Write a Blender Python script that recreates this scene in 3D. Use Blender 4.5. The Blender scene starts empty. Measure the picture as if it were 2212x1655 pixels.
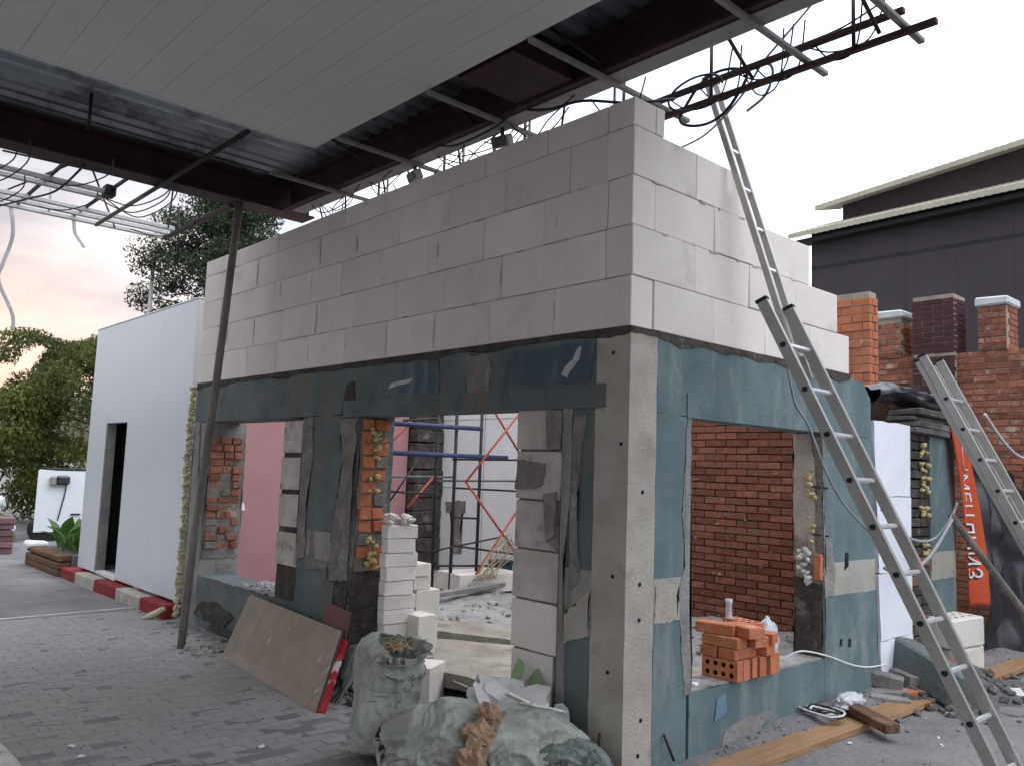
import bpy, bmesh, math, random
from mathutils import Vector, Matrix, Euler, noise
R = math.radians
rnd = random.Random(7)
S = bpy.context.scene
COL = S.collection

# ------------------------------------------------------------------ camera
def look(pitch, yaw, roll):
    f = Vector((-math.sin(yaw)*math.cos(pitch), math.cos(yaw)*math.cos(pitch), math.sin(pitch)))
    r = Vector((math.cos(yaw), math.sin(yaw), 0)); u = r.cross(f)
    r2 = r*math.cos(roll) + u*math.sin(roll); u2 = u*math.cos(roll) - r*math.sin(roll)
    return Matrix((r2, u2, -f)).transposed()
cam = bpy.data.cameras.new('camera'); CAM = bpy.data.objects.new('camera', cam); COL.objects.link(CAM)
CAM.location = (2.9426, -3.5636, 1.6024)
CAM.rotation_euler = look(0.106173, 0.830358, 0.035232).to_euler()
cam.sensor_fit = 'HORIZONTAL'; cam.sensor_width = 36; cam.lens = 1809.06/2212*36
cam.clip_start = .05; cam.clip_end = 3000
S.camera = CAM

# ------------------------------------------------------------------ sky and sun
SUN_AZ = R(-81)      # measured from +Y towards +X: the sun sets at the left edge of the view
SUN_EL = R(4)
W = bpy.data.worlds.new('World'); S.world = W; W.use_nodes = True
nt = W.node_tree; nt.nodes.clear()
def N(t, tp, **k):
    n = t.nodes.new(tp)
    for a, b in k.items(): setattr(n, a, b)
    return n
out = N(nt, 'ShaderNodeOutputWorld'); bg = N(nt, 'ShaderNodeBackground'); bg.inputs['Strength'].default_value = .1
sky = N(nt, 'ShaderNodeTexSky', sky_type='NISHITA', sun_disc=False)
sky.sun_elevation = SUN_EL; sky.sun_rotation = SUN_AZ; sky.air_density = 1.0; sky.dust_density = 2.5; sky.ozone_density = 1.0
tc = N(nt, 'ShaderNodeTexCoord'); mp = N(nt, 'ShaderNodeMapping'); mp.inputs['Scale'].default_value = (1.0, 1.0, 3.2)
nz = N(nt, 'ShaderNodeTexNoise'); nz.inputs['Scale'].default_value = 2.6; nz.inputs['Detail'].default_value = 7; nz.inputs['Roughness'].default_value = .55
cr = N(nt, 'ShaderNodeValToRGB')
cr.color_ramp.elements[0].position = .38; cr.color_ramp.elements[0].color = (4.0, 4.6, 5.7, 1)
cr.color_ramp.elements[1].position = .64; cr.color_ramp.elements[1].color = (8.6, 8.6, 8.9, 1)
sep = N(nt, 'ShaderNodeSeparateXYZ')
el = N(nt, 'ShaderNodeMapRange'); el.inputs['From Min'].default_value = 0; el.inputs['From Max'].default_value = 1
el.inputs['To Min'].default_value = 1; el.inputs['To Max'].default_value = 3   # brighter towards the zenith, as overcast skies are
mul = N(nt, 'ShaderNodeMixRGB', blend_type='MULTIPLY'); mul.inputs[0].default_value = 1
gain = N(nt, 'ShaderNodeMixRGB', blend_type='MULTIPLY'); gain.inputs[0].default_value = 1; gain.inputs[2].default_value = (1.0, .86, .72, 1)
mix = N(nt, 'ShaderNodeMixRGB', blend_type='MIX'); mix.inputs[0].default_value = .94
L = nt.links.new
L(tc.outputs['Generated'], mp.inputs[0]); L(mp.outputs[0], nz.inputs['Vector']); L(nz.outputs[0], cr.inputs[0])
L(tc.outputs['Generated'], sep.inputs[0]); L(sep.outputs['Z'], el.inputs[0])
L(cr.outputs[0], mul.inputs[1]); L(el.outputs[0], mul.inputs[2])
# cloud deck: thicker and dimmer on the sunset side at the left, thinner and brighter at the right, as the photograph shows
dot = N(nt, 'ShaderNodeVectorMath', operation='DOT_PRODUCT'); dot.inputs[1].default_value = (.6, .8, 0); L(tc.outputs['Generated'], dot.inputs[0])
az = N(nt, 'ShaderNodeMapRange'); az.interpolation_type = 'SMOOTHSTEP'; az.inputs['From Min'].default_value = -.6; az.inputs['From Max'].default_value = .55
az.inputs['To Min'].default_value = .36; az.inputs['To Max'].default_value = 1.05; L(dot.outputs['Value'], az.inputs[0])
mul2 = N(nt, 'ShaderNodeMixRGB', blend_type='MULTIPLY'); mul2.inputs[0].default_value = 1; L(mul.outputs[0], mul2.inputs[1]); L(az.outputs[0], mul2.inputs[2])
L(sky.outputs[0], gain.inputs[1]); L(gain.outputs[0], mix.inputs[1]); L(mul2.outputs[0], mix.inputs[2])
L(mix.outputs[0], bg.inputs['Color']); L(bg.outputs[0], out.inputs[0])

sl = bpy.data.lights.new('sun', 'SUN'); sl.energy = .5; sl.angle = R(14); sl.color = (1, .80, .58)
so = bpy.data.objects.new('sun', sl); COL.objects.link(so)
sd = Vector((math.sin(SUN_AZ)*math.cos(SUN_EL), math.cos(SUN_AZ)*math.cos(SUN_EL), math.sin(SUN_EL)))
so.rotation_euler = sd.to_track_quat('Z', 'Y').to_euler(); so.location = (0, 0, 30)
S.view_settings.view_transform = 'Standard'; S.view_settings.look = 'None'
S.view_settings.exposure = 1.05; S.view_settings.gamma = 1

# ------------------------------------------------------------------ materials
MATS = {}
def mat(name, c1, c2=None, sc=5, rough=.85, bump=.25, bsc=45, metal=0, stain=None, ssc=1.3, sat=(.5, .62), rand=.0,
        spec=.35, stretch=(1, 1, 1), band=None, world=False, trans=0, alpha=1, det=8, sstretch=None, stain2=None):
    m = bpy.data.materials.new(name); m.use_nodes = True; t = m.node_tree; t.nodes.clear(); l = t.links.new
    o = N(t, 'ShaderNodeOutputMaterial'); b = N(t, 'ShaderNodeBsdfPrincipled')
    b.inputs['Roughness'].default_value = rough; b.inputs['Metallic'].default_value = metal
    b.inputs['Specular IOR Level'].default_value = spec
    if alpha < 1: b.inputs['Alpha'].default_value = alpha
    tx = N(t, 'ShaderNodeTexCoord'); oi = N(t, 'ShaderNodeObjectInfo')
    if world:
        ge = N(t, 'ShaderNodeNewGeometry'); src = ge.outputs['Position']
    else:
        sc_ = N(t, 'ShaderNodeVectorMath', operation='SCALE'); sc_.inputs[0].default_value = (31, 57, 83); l(oi.outputs['Random'], sc_.inputs['Scale'])
        ad = N(t, 'ShaderNodeVectorMath', operation='ADD'); l(tx.outputs['Object'], ad.inputs[0]); l(sc_.outputs[0], ad.inputs[1]); src = ad.outputs[0]
    ma = N(t, 'ShaderNodeMapping'); ma.inputs['Scale'].default_value = stretch; l(src, ma.inputs[0])
    n1 = N(t, 'ShaderNodeTexNoise'); n1.inputs['Scale'].default_value = sc; n1.inputs['Detail'].default_value = det; n1.inputs['Roughness'].default_value = .62
    l(ma.outputs[0], n1.inputs['Vector'])
    c2 = c2 or tuple(v*.72 for v in c1)
    r1 = N(t, 'ShaderNodeValToRGB'); e = r1.color_ramp.elements
    e[0].position = .33; e[0].color = (*c2, 1); e[1].position = .66; e[1].color = (*c1, 1); l(n1.outputs[0], r1.inputs[0])
    col = r1.outputs[0]
    if band:
        z0, z1, bc = band
        ge2 = N(t, 'ShaderNodeNewGeometry'); sp = N(t, 'ShaderNodeSeparateXYZ'); l(ge2.outputs['Position'], sp.inputs[0])
        w = N(t, 'ShaderNodeMath', operation='MULTIPLY_ADD'); w.inputs[1].default_value = .03; l(n1.outputs[0], w.inputs[0]); l(sp.outputs['Z'], w.inputs[2])
        a = N(t, 'ShaderNodeMath', operation='GREATER_THAN'); a.inputs[1].default_value = z0+.015; l(w.outputs[0], a.inputs[0])
        c = N(t, 'ShaderNodeMath', operation='LESS_THAN'); c.inputs[1].default_value = z1+.015; l(w.outputs[0], c.inputs[0])
        d = N(t, 'ShaderNodeMath', operation='MULTIPLY'); l(a.outputs[0], d.inputs[0]); l(c.outputs[0], d.inputs[1])
        r2 = N(t, 'ShaderNodeValToRGB'); r2.color_ramp.elements[0].position = .3; r2.color_ramp.elements[0].color = (*[v*.75 for v in bc], 1)
        r2.color_ramp.elements[1].position = .7; r2.color_ramp.elements[1].color = (*bc, 1); l(n1.outputs[0], r2.inputs[0])
        mb = N(t, 'ShaderNodeMixRGB'); l(d.outputs[0], mb.inputs[0]); l(col, mb.inputs[1]); l(r2.outputs[0], mb.inputs[2]); col = mb.outputs[0]
    if stain:
        ms = N(t, 'ShaderNodeMapping'); ms.inputs['Scale'].default_value = sstretch or (1, 1, 1); l(src, ms.inputs[0])
        n2 = N(t, 'ShaderNodeTexNoise'); n2.inputs['Scale'].default_value = ssc; n2.inputs['Detail'].default_value = 9; n2.inputs['Roughness'].default_value = .66
        l(ms.outputs[0], n2.inputs['Vector'])
        mr = N(t, 'ShaderNodeMapRange'); mr.inputs['From Min'].default_value = sat[0]; mr.inputs['From Max'].default_value = sat[1]; l(n2.outputs[0], mr.inputs[0])
        mx = N(t, 'ShaderNodeMixRGB'); l(mr.outputs[0], mx.inputs[0]); l(col, mx.inputs[1]); mx.inputs[2].default_value = (*stain, 1); col = mx.outputs[0]
    if stain2:
        c_, q_, lo, hi = stain2; n4 = N(t, 'ShaderNodeTexNoise'); n4.inputs['Scale'].default_value = q_; n4.inputs['Detail'].default_value = 10; n4.inputs['Roughness'].default_value = .7; l(src, n4.inputs['Vector'])
        m4 = N(t, 'ShaderNodeMapRange'); m4.inputs['From Min'].default_value = lo; m4.inputs['From Max'].default_value = hi; l(n4.outputs[0], m4.inputs[0])
        x4 = N(t, 'ShaderNodeMixRGB'); l(m4.outputs[0], x4.inputs[0]); l(col, x4.inputs[1]); x4.inputs[2].default_value = (*c_, 1); col = x4.outputs[0]
    if rand:
        hv = N(t, 'ShaderNodeHueSaturation'); mr2 = N(t, 'ShaderNodeMapRange'); mr2.inputs['To Min'].default_value = 1-rand; mr2.inputs['To Max'].default_value = 1+rand
        l(oi.outputs['Random'], mr2.inputs[0]); l(mr2.outputs[0], hv.inputs['Value']); l(col, hv.inputs['Color']); col = hv.outputs[0]
    l(col, b.inputs['Base Color'])
    if bump:
        n3 = N(t, 'ShaderNodeTexNoise'); n3.inputs['Scale'].default_value = bsc; n3.inputs['Detail'].default_value = 6; l(ma.outputs[0], n3.inputs['Vector'])
        bu = N(t, 'ShaderNodeBump'); bu.inputs['Strength'].default_value = bump; bu.inputs['Distance'].default_value = .02
        l(n3.outputs[0], bu.inputs['Height']); l(bu.outputs[0], b.inputs['Normal'])
    if trans:
        tr = N(t, 'ShaderNodeBsdfTranslucent'); l(col, tr.inputs[0]); mm = N(t, 'ShaderNodeMixShader'); mm.inputs[0].default_value = trans
        l(b.outputs[0], mm.inputs[1]); l(tr.outputs[0], mm.inputs[2]); l(mm.outputs[0], o.inputs[0])
    else: l(b.outputs[0], o.inputs[0])
    MATS[name] = m
    return m
AER = mat('aerated_concrete', (.80, .74, .675), (.72, .66, .60), stain2=((.46, .41, .37), 9, .70, .82), sc=2.2, rough=.95, bump=.25, bsc=90, stain=(.50, .45, .40), ssc=1.9, sat=(.58, .76), rand=.06, spec=.15)
AERD = mat('aerated_concrete_dirty', (.60, .55, .50), (.44, .39, .34), sc=5, rough=.95, bump=.5, bsc=50, stain=(.22, .19, .16), ssc=3.5, sat=(.55, .66), rand=.05, spec=.15)
WHT = mat('silicate_white', (.76, .72, .66), (.64, .60, .53), sc=4, rough=.95, bump=.3, bsc=60, stain=(.45, .41, .36), ssc=2, sat=(.6, .75), rand=.06, spec=.15)
MORT = mat('mortar', (.27, .245, .215), (.16, .145, .13), sc=7, rough=.97, bump=.9, bsc=38, stain=(.36, .33, .30), ssc=3, sat=(.56, .66), spec=.15, world=True)
JNT = mat('block_joint', (.46, .41, .37), (.32, .285, .25), sc=6, rough=.97, bump=.5, world=True, spec=.1)
MORTD = mat('mortar_dark', (.105, .092, .08), (.05, .045, .04), sc=9, rough=.97, bump=1, bsc=30, spec=.1, world=True, stain=(.2, .18, .16), ssc=5, sat=(.58, .68))
BLUE = mat('blue_paint', (.150, .205, .208), (.095, .142, .150), stain2=((.10, .115, .115), 5.5, .58, .74), sc=2.6, rough=.8, bump=.3, bsc=55, stain=(.24, .265, .255), ssc=2.6, sat=(.52, .72),
           band=(.80, 1.04, (.42, .40, .34)), world=True, sstretch=(1.6, 1.6, .5))
BLUED = mat('blue_paint_dirty', (.145, .178, .178), (.082, .104, .105), stain2=((.20, .195, .18), 4, .58, .72), sc=2.6, rough=.85, bump=.4, bsc=50, stain=(.155, .135, .115), ssc=2.0, sat=(.48, .62),
            band=(.84, 1.07, (.36, .335, .285)), world=True, sstretch=(2.2, 2.2, .35))
NAVY = mat('navy_paint', (.075, .112, .132), (.05, .078, .095), sc=4, rough=.7, bump=.3, stain=(.13, .18, .19), ssc=3, sat=(.52, .66), world=True, sstretch=(2, 2, .5))
CONC = mat('bare_concrete', (.47, .435, .375), (.33, .30, .255), stain2=((.20, .175, .145), 7, .62, .76), sc=3.0, rough=.93, bump=.45, bsc=60, stain=(.25, .225, .19), ssc=3.2, sat=(.56, .74), world=True, spec=.2)
GREYC = mat('grey_concrete', (.31, .30, .28), (.20, .19, .18), sc=3, rough=.95, bump=.6, bsc=40, stain=(.13, .12, .11), ssc=2, sat=(.55, .7), world=True, spec=.2)
SLAB = mat('dirty_slab', (.43, .39, .33), (.25, .215, .175), sc=2.2, rough=.95, bump=.9, bsc=22, stain=(.15, .125, .10), ssc=2.4, sat=(.54, .66), world=True, spec=.15)
CHALK = mat('chalk', (.55, .56, .56), (.35, .37, .38), sc=14, rough=.95)
PINK = mat('pink_plaster', (.41, .225, .225), (.36, .19, .192), sc=1.5, rough=.85, bump=.12, stain=(.66, .50, .49), ssc=3, sat=(.70, .76), world=True)
WPLAS = mat('white_plaster', (.80, .81, .80), (.72, .73, .72), sc=2, rough=.85, bump=.2, stain=(.45, .44, .43), ssc=4, sat=(.68, .74), world=True)
BRK = mat('red_brick', (.275, .112, .070), (.18, .072, .048), sc=16, rough=.9, bump=.5, bsc=60, stain=(.15, .12, .10), ssc=7, sat=(.56, .68), rand=.3, spec=.2)
BRKJ = mat('red_brick_joint', (.085, .05, .04), (.05, .03, .025), sc=12, rough=.97, bump=.7, world=True, spec=.1)
BRO = mat('orange_brick', (.54, .205, .11), (.43, .145, .075), sc=9, rough=.9, bump=.35, bsc=70, rand=.10, spec=.2, stain=(.66, .40, .28), ssc=6, sat=(.60, .70))
BROLD = mat('old_orange_brick', (.36, .15, .095), (.22, .098, .07), sc=9, rough=.95, bump=.6, rand=.28, spec=.15, stain=(.42, .33, .26), ssc=5, sat=(.56, .66))
BRDK = mat('dark_maroon_brick', (.085, .035, .038), (.06, .025, .028), sc=9, rough=.75, bump=.3, rand=.15)
LIME = mat('pale_joint', (.42, .36, .31), (.30, .25, .21), sc=10, rough=.95, world=True)
PANEL = mat('white_sheet_metal', (.75, .785, .815), (.73, .765, .795), sc=1.0, rough=.30, bump=.02, bsc=8, metal=.3, spec=.6)
DARKP = mat('lining_shade', (.06, .055, .05), (.035, .032, .03), sc=4, rough=.95)  # near-black colour carries the shade of the unlit annex room
PANELE = mat('panel_core', (.62, .62, .58), sc=12, rough=.9)
FOAM = mat('yellow_foam', (.62, .52, .27), (.50, .40, .19), sc=20, rough=.9, bump=.5, bsc=60)
FOAMP = mat('pale_foam', (.66, .62, .42), (.55, .50, .32), sc=20, rough=.9, bump=.5, bsc=60)
SOFF = mat('soffit_sheet', (.66, .665, .64), (.62, .625, .60), sc=1.2, rough=.6, bump=.05, spec=.4, world=True)
GALV = mat('galvanised_sheet', (.42, .47, .51), (.30, .34, .37), sc=3, rough=.36, bump=.08, metal=.75, world=True, stain=(.16, .17, .18), ssc=2.4, sat=(.5, .62))
RUST = mat('red_brown_steel', (.066, .030, .026), (.036, .019, .018), sc=5, rough=.7, bump=.2, world=True, spec=.3)
FASC = mat('grey_steel', (.30, .285, .27), (.22, .21, .20), sc=5, rough=.7, bump=.2, world=True)
PURL = mat('purlin_paint', (.24, .225, .205), (.17, .16, .15), sc=6, rough=.7, world=True)
PALE = mat('pale_steel_tube', (.60, .60, .57), (.48, .48, .46), sc=5, rough=.55, metal=.2, world=True)
DARK = mat('dark_steel', (.035, .03, .028), (.02, .018, .018), sc=7, rough=.6, bump=.1, world=True)
BLK = mat('black_rubber', (.018, .018, .02), sc=8, rough=.55, bump=0)
GREYCBL = mat('grey_cable', (.33, .34, .35), sc=8, rough=.5, bump=0)
POSTM = mat('weathered_post', (.26, .235, .21), (.14, .125, .11), sc=6, rough=.9, bump=.6, bsc=30, stretch=(1, 1, .3), stain=(.26, .24, .21), ssc=3, sat=(.55, .65))
ALU = mat('ladder_aluminium', (.50, .485, .455), (.42, .405, .38), sc=6, rough=.42, bump=.04, metal=.55, spec=.5)
ALUB = mat('ladder_rung', (.78, .78, .78), (.66, .66, .66), sc=8, rough=.35, bump=.03, metal=.6, spec=.5)
CLAD = mat('dark_cladding', (.066, .054, .062), (.054, .044, .051), sc=1.2, rough=.6, bump=.05, world=True)
CREAM = mat('cream_roof_sheet', (.56, .53, .41), (.46, .43, .33), sc=2, rough=.6, bump=.05, world=True)
CAPW = mat('white_cap', (.70, .72, .72), (.55, .57, .58), sc=5, rough=.85)
POLY = mat('polystyrene', (.80, .82, .86), (.74, .76, .81), sc=6, rough=.9, bump=.25, bsc=120, spec=.15)
TARP = mat('black_tarp', (.022, .023, .03), (.014, .014, .018), sc=4, rough=.42, bump=.25, bsc=18, spec=.5)
BANN = mat('orange_banner', (.55, .085, .025), (.45, .06, .018), sc=3, rough=.55, bump=.15, bsc=12)
BANW = mat('banner_white', (.72, .72, .72), (.62, .62, .62), sc=3, rough=.6, bump=0)
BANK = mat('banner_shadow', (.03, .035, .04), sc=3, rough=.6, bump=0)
WOODO = mat('orange_wood', (.36, .22, .12), (.26, .15, .08), sc=5, rough=.85, bump=.35, bsc=18, stretch=(6, .5, 6), stain=(.24, .16, .10), ssc=2.5, sat=(.56, .7))
WOODD = mat('dark_wood', (.16, .085, .045), (.09, .05, .03), sc=6, rough=.9, bump=.5, bsc=20, stretch=(1, 5, 5), stain=(.26, .18, .12), ssc=4, sat=(.58, .7))
CHIP = mat('chipboard', (.32, .26, .205), (.255, .205, .16), sc=7, rough=.8, bump=.15, bsc=40, stain=(.47, .45, .42), ssc=4.5, sat=(.60, .68), stretch=(1, 1, 1), sstretch=(2.5, 2.5, .7))
CHIPE = mat('chipboard_edge', (.07, .055, .045), sc=12, rough=.95)
REDB = mat('red_painted_wood', (.42, .02, .028), (.33, .015, .02), sc=6, rough=.6, stain=(.62, .55, .53), ssc=5, sat=(.60, .64))
MAROON = mat('maroon_plate', (.20, .085, .08), (.15, .065, .06), sc=4, rough=.8)
SACK = mat('green_woven_sack', (.42, .44, .385), (.30, .32, .275), sc=5, rough=.48, bump=.35, bsc=160, spec=.5, stain=(.46, .48, .44), ssc=3.4, sat=(.54, .68), trans=.12)
SACKD = mat('dark_woven_sack', (.16, .185, .165), (.11, .13, .115), sc=4, rough=.55, bump=.3, bsc=160, spec=.45, stain=(.26, .29, .27), ssc=3, sat=(.55, .68))
STRAW = mat('straw_waste', (.50, .38, .20), (.36, .25, .12), sc=20, rough=.95, bump=.6)
PAPER = mat('brown_kraft_paper', (.38, .255, .165), (.28, .18, .115), sc=6, rough=.85, bump=.4, bsc=25, stain=(.20, .10, .06), ssc=6, sat=(.62, .7))
PLASB = mat('plasterboard', (.74, .745, .74), (.62, .60, .56), sc=7, rough=.9, bump=.3, stain=(.50, .43, .35), ssc=5, sat=(.60, .68))
GRNB = mat('green_scrap', (.27, .38, .20), (.20, .29, .15), sc=6, rough=.75)
PBAG = mat('clear_plastic_bag', (.78, .79, .82), (.68, .70, .74), sc=5, rough=.25, bump=.6, bsc=22, spec=.6, trans=.3)
PAVE = mat('grey_paver', (.325, .318, .305), (.28, .272, .26), sc=9, rough=.93, bump=.5, bsc=80, rand=.035, spec=.2, stain=(.34, .33, .325), ssc=4, sat=(.58, .7))
SOIL = mat('ground_surface', (.215, .205, .205), (.155, .147, .146), sc=2.5, rough=.96, bump=.9, bsc=26, stain=(.23, .217, .213), ssc=1.2, sat=(.5, .66), world=True, spec=.2, det=12)
RUB = mat('rubble_grey', (.38, .365, .345), (.24, .225, .21), sc=6, rough=.97, bump=.6, bsc=40, stain=(.13, .12, .11), ssc=4, sat=(.56, .66), world=True, spec=.15)
RUBG = mat('gravel_grey', (.22, .21, .205), (.13, .125, .12), sc=6, rough=.97, bump=.6, bsc=40, world=True, spec=.15)
RUBD = mat('rubble_dark', (.17, .16, .155), (.09, .085, .08), sc=6, rough=.97, bump=.6, bsc=40, world=True, spec=.15)
CHIPW = mat('white_fragments', (.72, .72, .70), (.6, .6, .58), sc=6, rough=.9)
KRED = mat('kerb_red', (.25, .024, .026), (.18, .018, .02), sc=6, rough=.8, stain=(.2, .15, .14), ssc=4, sat=(.6, .72), world=True)
KWHT = mat('kerb_white', (.46, .43, .37), (.32, .29, .25), sc=6, rough=.85, stain=(.24, .21, .18), ssc=4, sat=(.58, .7), world=True)
LINE = mat('paint_line', (.58, .57, .51), (.34, .33, .31), sc=9, rough=.85, world=True)
LEAFD = mat('conifer_leaf', (.050, .070, .030), (.022, .034, .016), sc=1.3, rough=.6, bump=0, world=True, trans=.25)
LEAFB = mat('shrub_leaf', (.18, .185, .042), (.034, .056, .018), sc=.9, rough=.6, bump=0, world=True, trans=.3)
LEAFP = mat('broad_leaf', (.075, .155, .030), (.04, .095, .02), sc=4, rough=.5, bump=.1, world=True, trans=.25)
BARK = mat('bark', (.10, .075, .055), (.055, .042, .032), sc=8, rough=.95, bump=.8, bsc=20)
HILL = mat('hill_cover', (.075, .06, .035), (.04, .038, .022), sc=.05, rough=.95, bump=0, world=True)
GRASS = mat('lawn', (.10, .15, .03), (.06, .095, .02), sc=2, rough=.9, world=True)
VAN = mat('van_white', (.72, .75, .76), (.70, .73, .74), sc=1, rough=.35, bump=0, spec=.5)
GLASS = mat('dark_glass', (.02, .022, .025), sc=2, rough=.1, bump=0, spec=.6)
TEAL = mat('dark_green_plastic', (.012, .05, .048), sc=4, rough=.5, bump=0)
BLUES = mat('scaffold_blue', (.045, .055, .13), (.03, .036, .085), sc=7, rough=.6, world=True)
REDS = mat('scaffold_red', (.45, .115, .06), (.33, .08, .045), sc=7, rough=.6, world=True)
GREYS = mat('scaffold_grey', (.16, .18, .17), sc=7, rough=.6, world=True)

# ------------------------------------------------------------------ builders
def link(o, parent=None):
    COL.objects.link(o)
    if parent is not None: o.parent = parent
    return o
def tag(o, label=None, cat=None, group=None, kind=None):
    if label: o['label'] = label
    if cat: o['category'] = cat
    if group: o['group'] = group
    if kind: o['kind'] = kind
    return o
def thing(name, label, cat, loc=(0, 0, 0), group=None):
    o = bpy.data.objects.new(name, None); o.empty_display_size = .1; link(o); o.location = loc
    return tag(o, label, cat, group)
def nz3(p, s=1.0, seed=0): return noise.noise(Vector((p[0]*s+seed*7.3, p[1]*s+seed*3.1, p[2]*s-seed*5.7)))
class B:
    def __init__(s): s.bm = bmesh.new(); s.mats = []; s.mi = 0
    def m(s, material):
        if material not in s.mats: s.mats.append(material)
        s.mi = s.mats.index(material); return s
    def _f(s, vs):
        try: f = s.bm.faces.new(vs); f.material_index = s.mi; return f
        except ValueError: return None
    def hexa(s, P, bev=0):
        v = [s.bm.verts.new(p) for p in P]
        fs = [s._f([v[i] for i in q]) for q in ((0, 3, 2, 1), (4, 5, 6, 7), (0, 1, 5, 4), (1, 2, 6, 5), (2, 3, 7, 6), (3, 0, 4, 7))]
        if bev:
            es = list({e for f in fs for e in f.edges})
            r = bmesh.ops.bevel(s.bm, geom=es, offset=bev, segments=1, affect='EDGES', profile=.5)
            for f in r['faces']: f.material_index = s.mi
        return s
    def box(s, x0, x1, y0, y1, z0, z1, bev=0, jit=0):
        P = [(x0, y0, z0), (x1, y0, z0), (x1, y1, z0), (x0, y1, z0), (x0, y0, z1), (x1, y0, z1), (x1, y1, z1), (x0, y1, z1)]
        if jit: P = [tuple(c+rnd.uniform(-jit, jit) for c in p) for p in P]
        return s.hexa(P, bev)
    def obox(s, M, sx, sy, sz, bev=0):
        P = [M @ Vector((a*sx/2, b*sy/2, c*sz/2)) for c in (-1, 1) for a, b in ((-1, -1), (1, -1), (1, 1), (-1, 1))]
        return s.hexa(P, bev)
    def tube(s, pts, r, n=8, closed=False, flat=None):
        pts = [Vector(p) for p in pts]; k = len(pts); rings = []
        for i, p in enumerate(pts):
            a = pts[(i-1) % k] if (closed or i > 0) else p; b = pts[(i+1) % k] if (closed or i < k-1) else p
            d = (b-a).normalized(); h = Vector((0, 0, 1)) if abs(d.z) < .92 else Vector((1, 0, 0))
            u = d.cross(h).normalized(); w = u.cross(d)
            rr = r[i] if isinstance(r, (list, tuple)) else r
            rings.append([s.bm.verts.new(p+(u*math.cos(2*math.pi*(j+.5)/n)+w*math.sin(2*math.pi*(j+.5)/n))*rr) for j in range(n)])
        for i in range(k if closed else k-1):
            A, C = rings[i], rings[(i+1) % k]
            for j in range(n): s._f((A[j], C[j], C[(j+1) % n], A[(j+1) % n]))
        if not closed:
            s._f(rings[0]); s._f(list(reversed(rings[-1])))
        return s
    def prism(s, poly, axis, a, b, bev=0):
        def P(q, d): return {'x': (d, q[0], q[1]), 'y': (q[0], d, q[1]), 'z': (q[0], q[1], d)}[axis]
        A = [s.bm.verts.new(P(q, a)) for q in poly]; C = [s.bm.verts.new(P(q, b)) for q in poly]
        n = len(poly); fa = s._f(A); fb = s._f(list(reversed(C)))
        if n > 8: bmesh.ops.triangulate(s.bm, faces=[f for f in (fa, fb) if f], ngon_method='EAR_CLIP')
        for i in range(n): s._f((A[i], C[i], C[(i+1) % n], A[(i+1) % n]))
        return s
    def rock(s, c, r, fl=.7, sub=1):
        q = bmesh.ops.create_icosphere(s.bm, subdivisions=sub, radius=1)
        k = rnd.random()*50; ex = Vector((rnd.uniform(.7, 1.3), rnd.uniform(.7, 1.3), fl*rnd.uniform(.7, 1.2))); M = Euler((rnd.random()*.6, rnd.random()*.6, rnd.random()*6)).to_matrix()
        for v in q['verts']:
            p = v.co.copy(); p *= 1+.45*nz3(p, 1.6, k)
            v.co = M @ Vector((p.x*ex.x, p.y*ex.y, p.z*ex.z))*r + Vector(c)
        for v in q['verts']:
            for f in v.link_faces: f.material_index = s.mi
        return s
    def grid(s, fn, nu, nv, thick=0):
        V = [[s.bm.verts.new(fn(i/nu, j/nv)) for j in range(nv+1)] for i in range(nu+1)]
        for i in range(nu):
            for j in range(nv): s._f((V[i][j], V[i+1][j], V[i+1][j+1], V[i][j+1]))
        return s
    def build(s, name, material=None, parent=None, smooth=False, recalc=True, keep=False):
        if material is not None and not s.mats: s.mats = [material]
        if recalc: bmesh.ops.recalc_face_normals(s.bm, faces=s.bm.faces)
        me = bpy.data.meshes.new(name); s.bm.to_mesh(me); s.bm.free()
        for m_ in s.mats: me.materials.append(m_)
        if smooth: me.polygons.foreach_set('use_smooth', [True]*len(me.polygons))
        if keep: return me
        return link(bpy.data.objects.new(name, me), parent)
def put(name, me, parent=None, loc=(0, 0, 0), rot=(0, 0, 0), scale=(1, 1, 1)):
    o = bpy.data.objects.new(name, me); link(o, parent); o.location = loc; o.rotation_euler = rot; o.scale = scale; return o
def box(name, m, parent, x0, x1, y0, y1, z0, z1, bev=.004, jit=0): return B().box(x0, x1, y0, y1, z0, z1, bev, jit).build(name, m, parent)
def tube(name, m, parent, pts, r, n=8, smooth=True): return B().tube(pts, r, n).build(name, m, parent, smooth)
def ragged(poly, step=.04, amp=.015, seed=1, keep=()):
    o = []; n = len(poly); amp = min(amp, .09*min(max(p[0] for p in poly)-min(p[0] for p in poly), max(p[1] for p in poly)-min(p[1] for p in poly)))
    for i in range(n):
        a = Vector(poly[i]); b = Vector(poly[(i+1) % n]); d = b-a; k = max(1, int(d.length/step)); t = Vector((-d.y, d.x)).normalized() if d.length else Vector((0, 0))
        for j in range(k):
            p = a+d*(j/k)
            if i not in keep and not (j == 0 and ((i-1) % n) in keep):
                p = p+Vector((nz3((p.x, p.y, seed), 6)+nz3((p.x, p.y, seed), 24)*.55+nz3((p.x, p.y, seed), 60)*.3, nz3((p.x, p.y, seed+50), 6)+nz3((p.x, p.y, seed+50), 24)*.55+nz3((p.x, p.y, seed+50), 60)*.3))*amp
            o.append((p.x, p.y))
    return o
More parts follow.
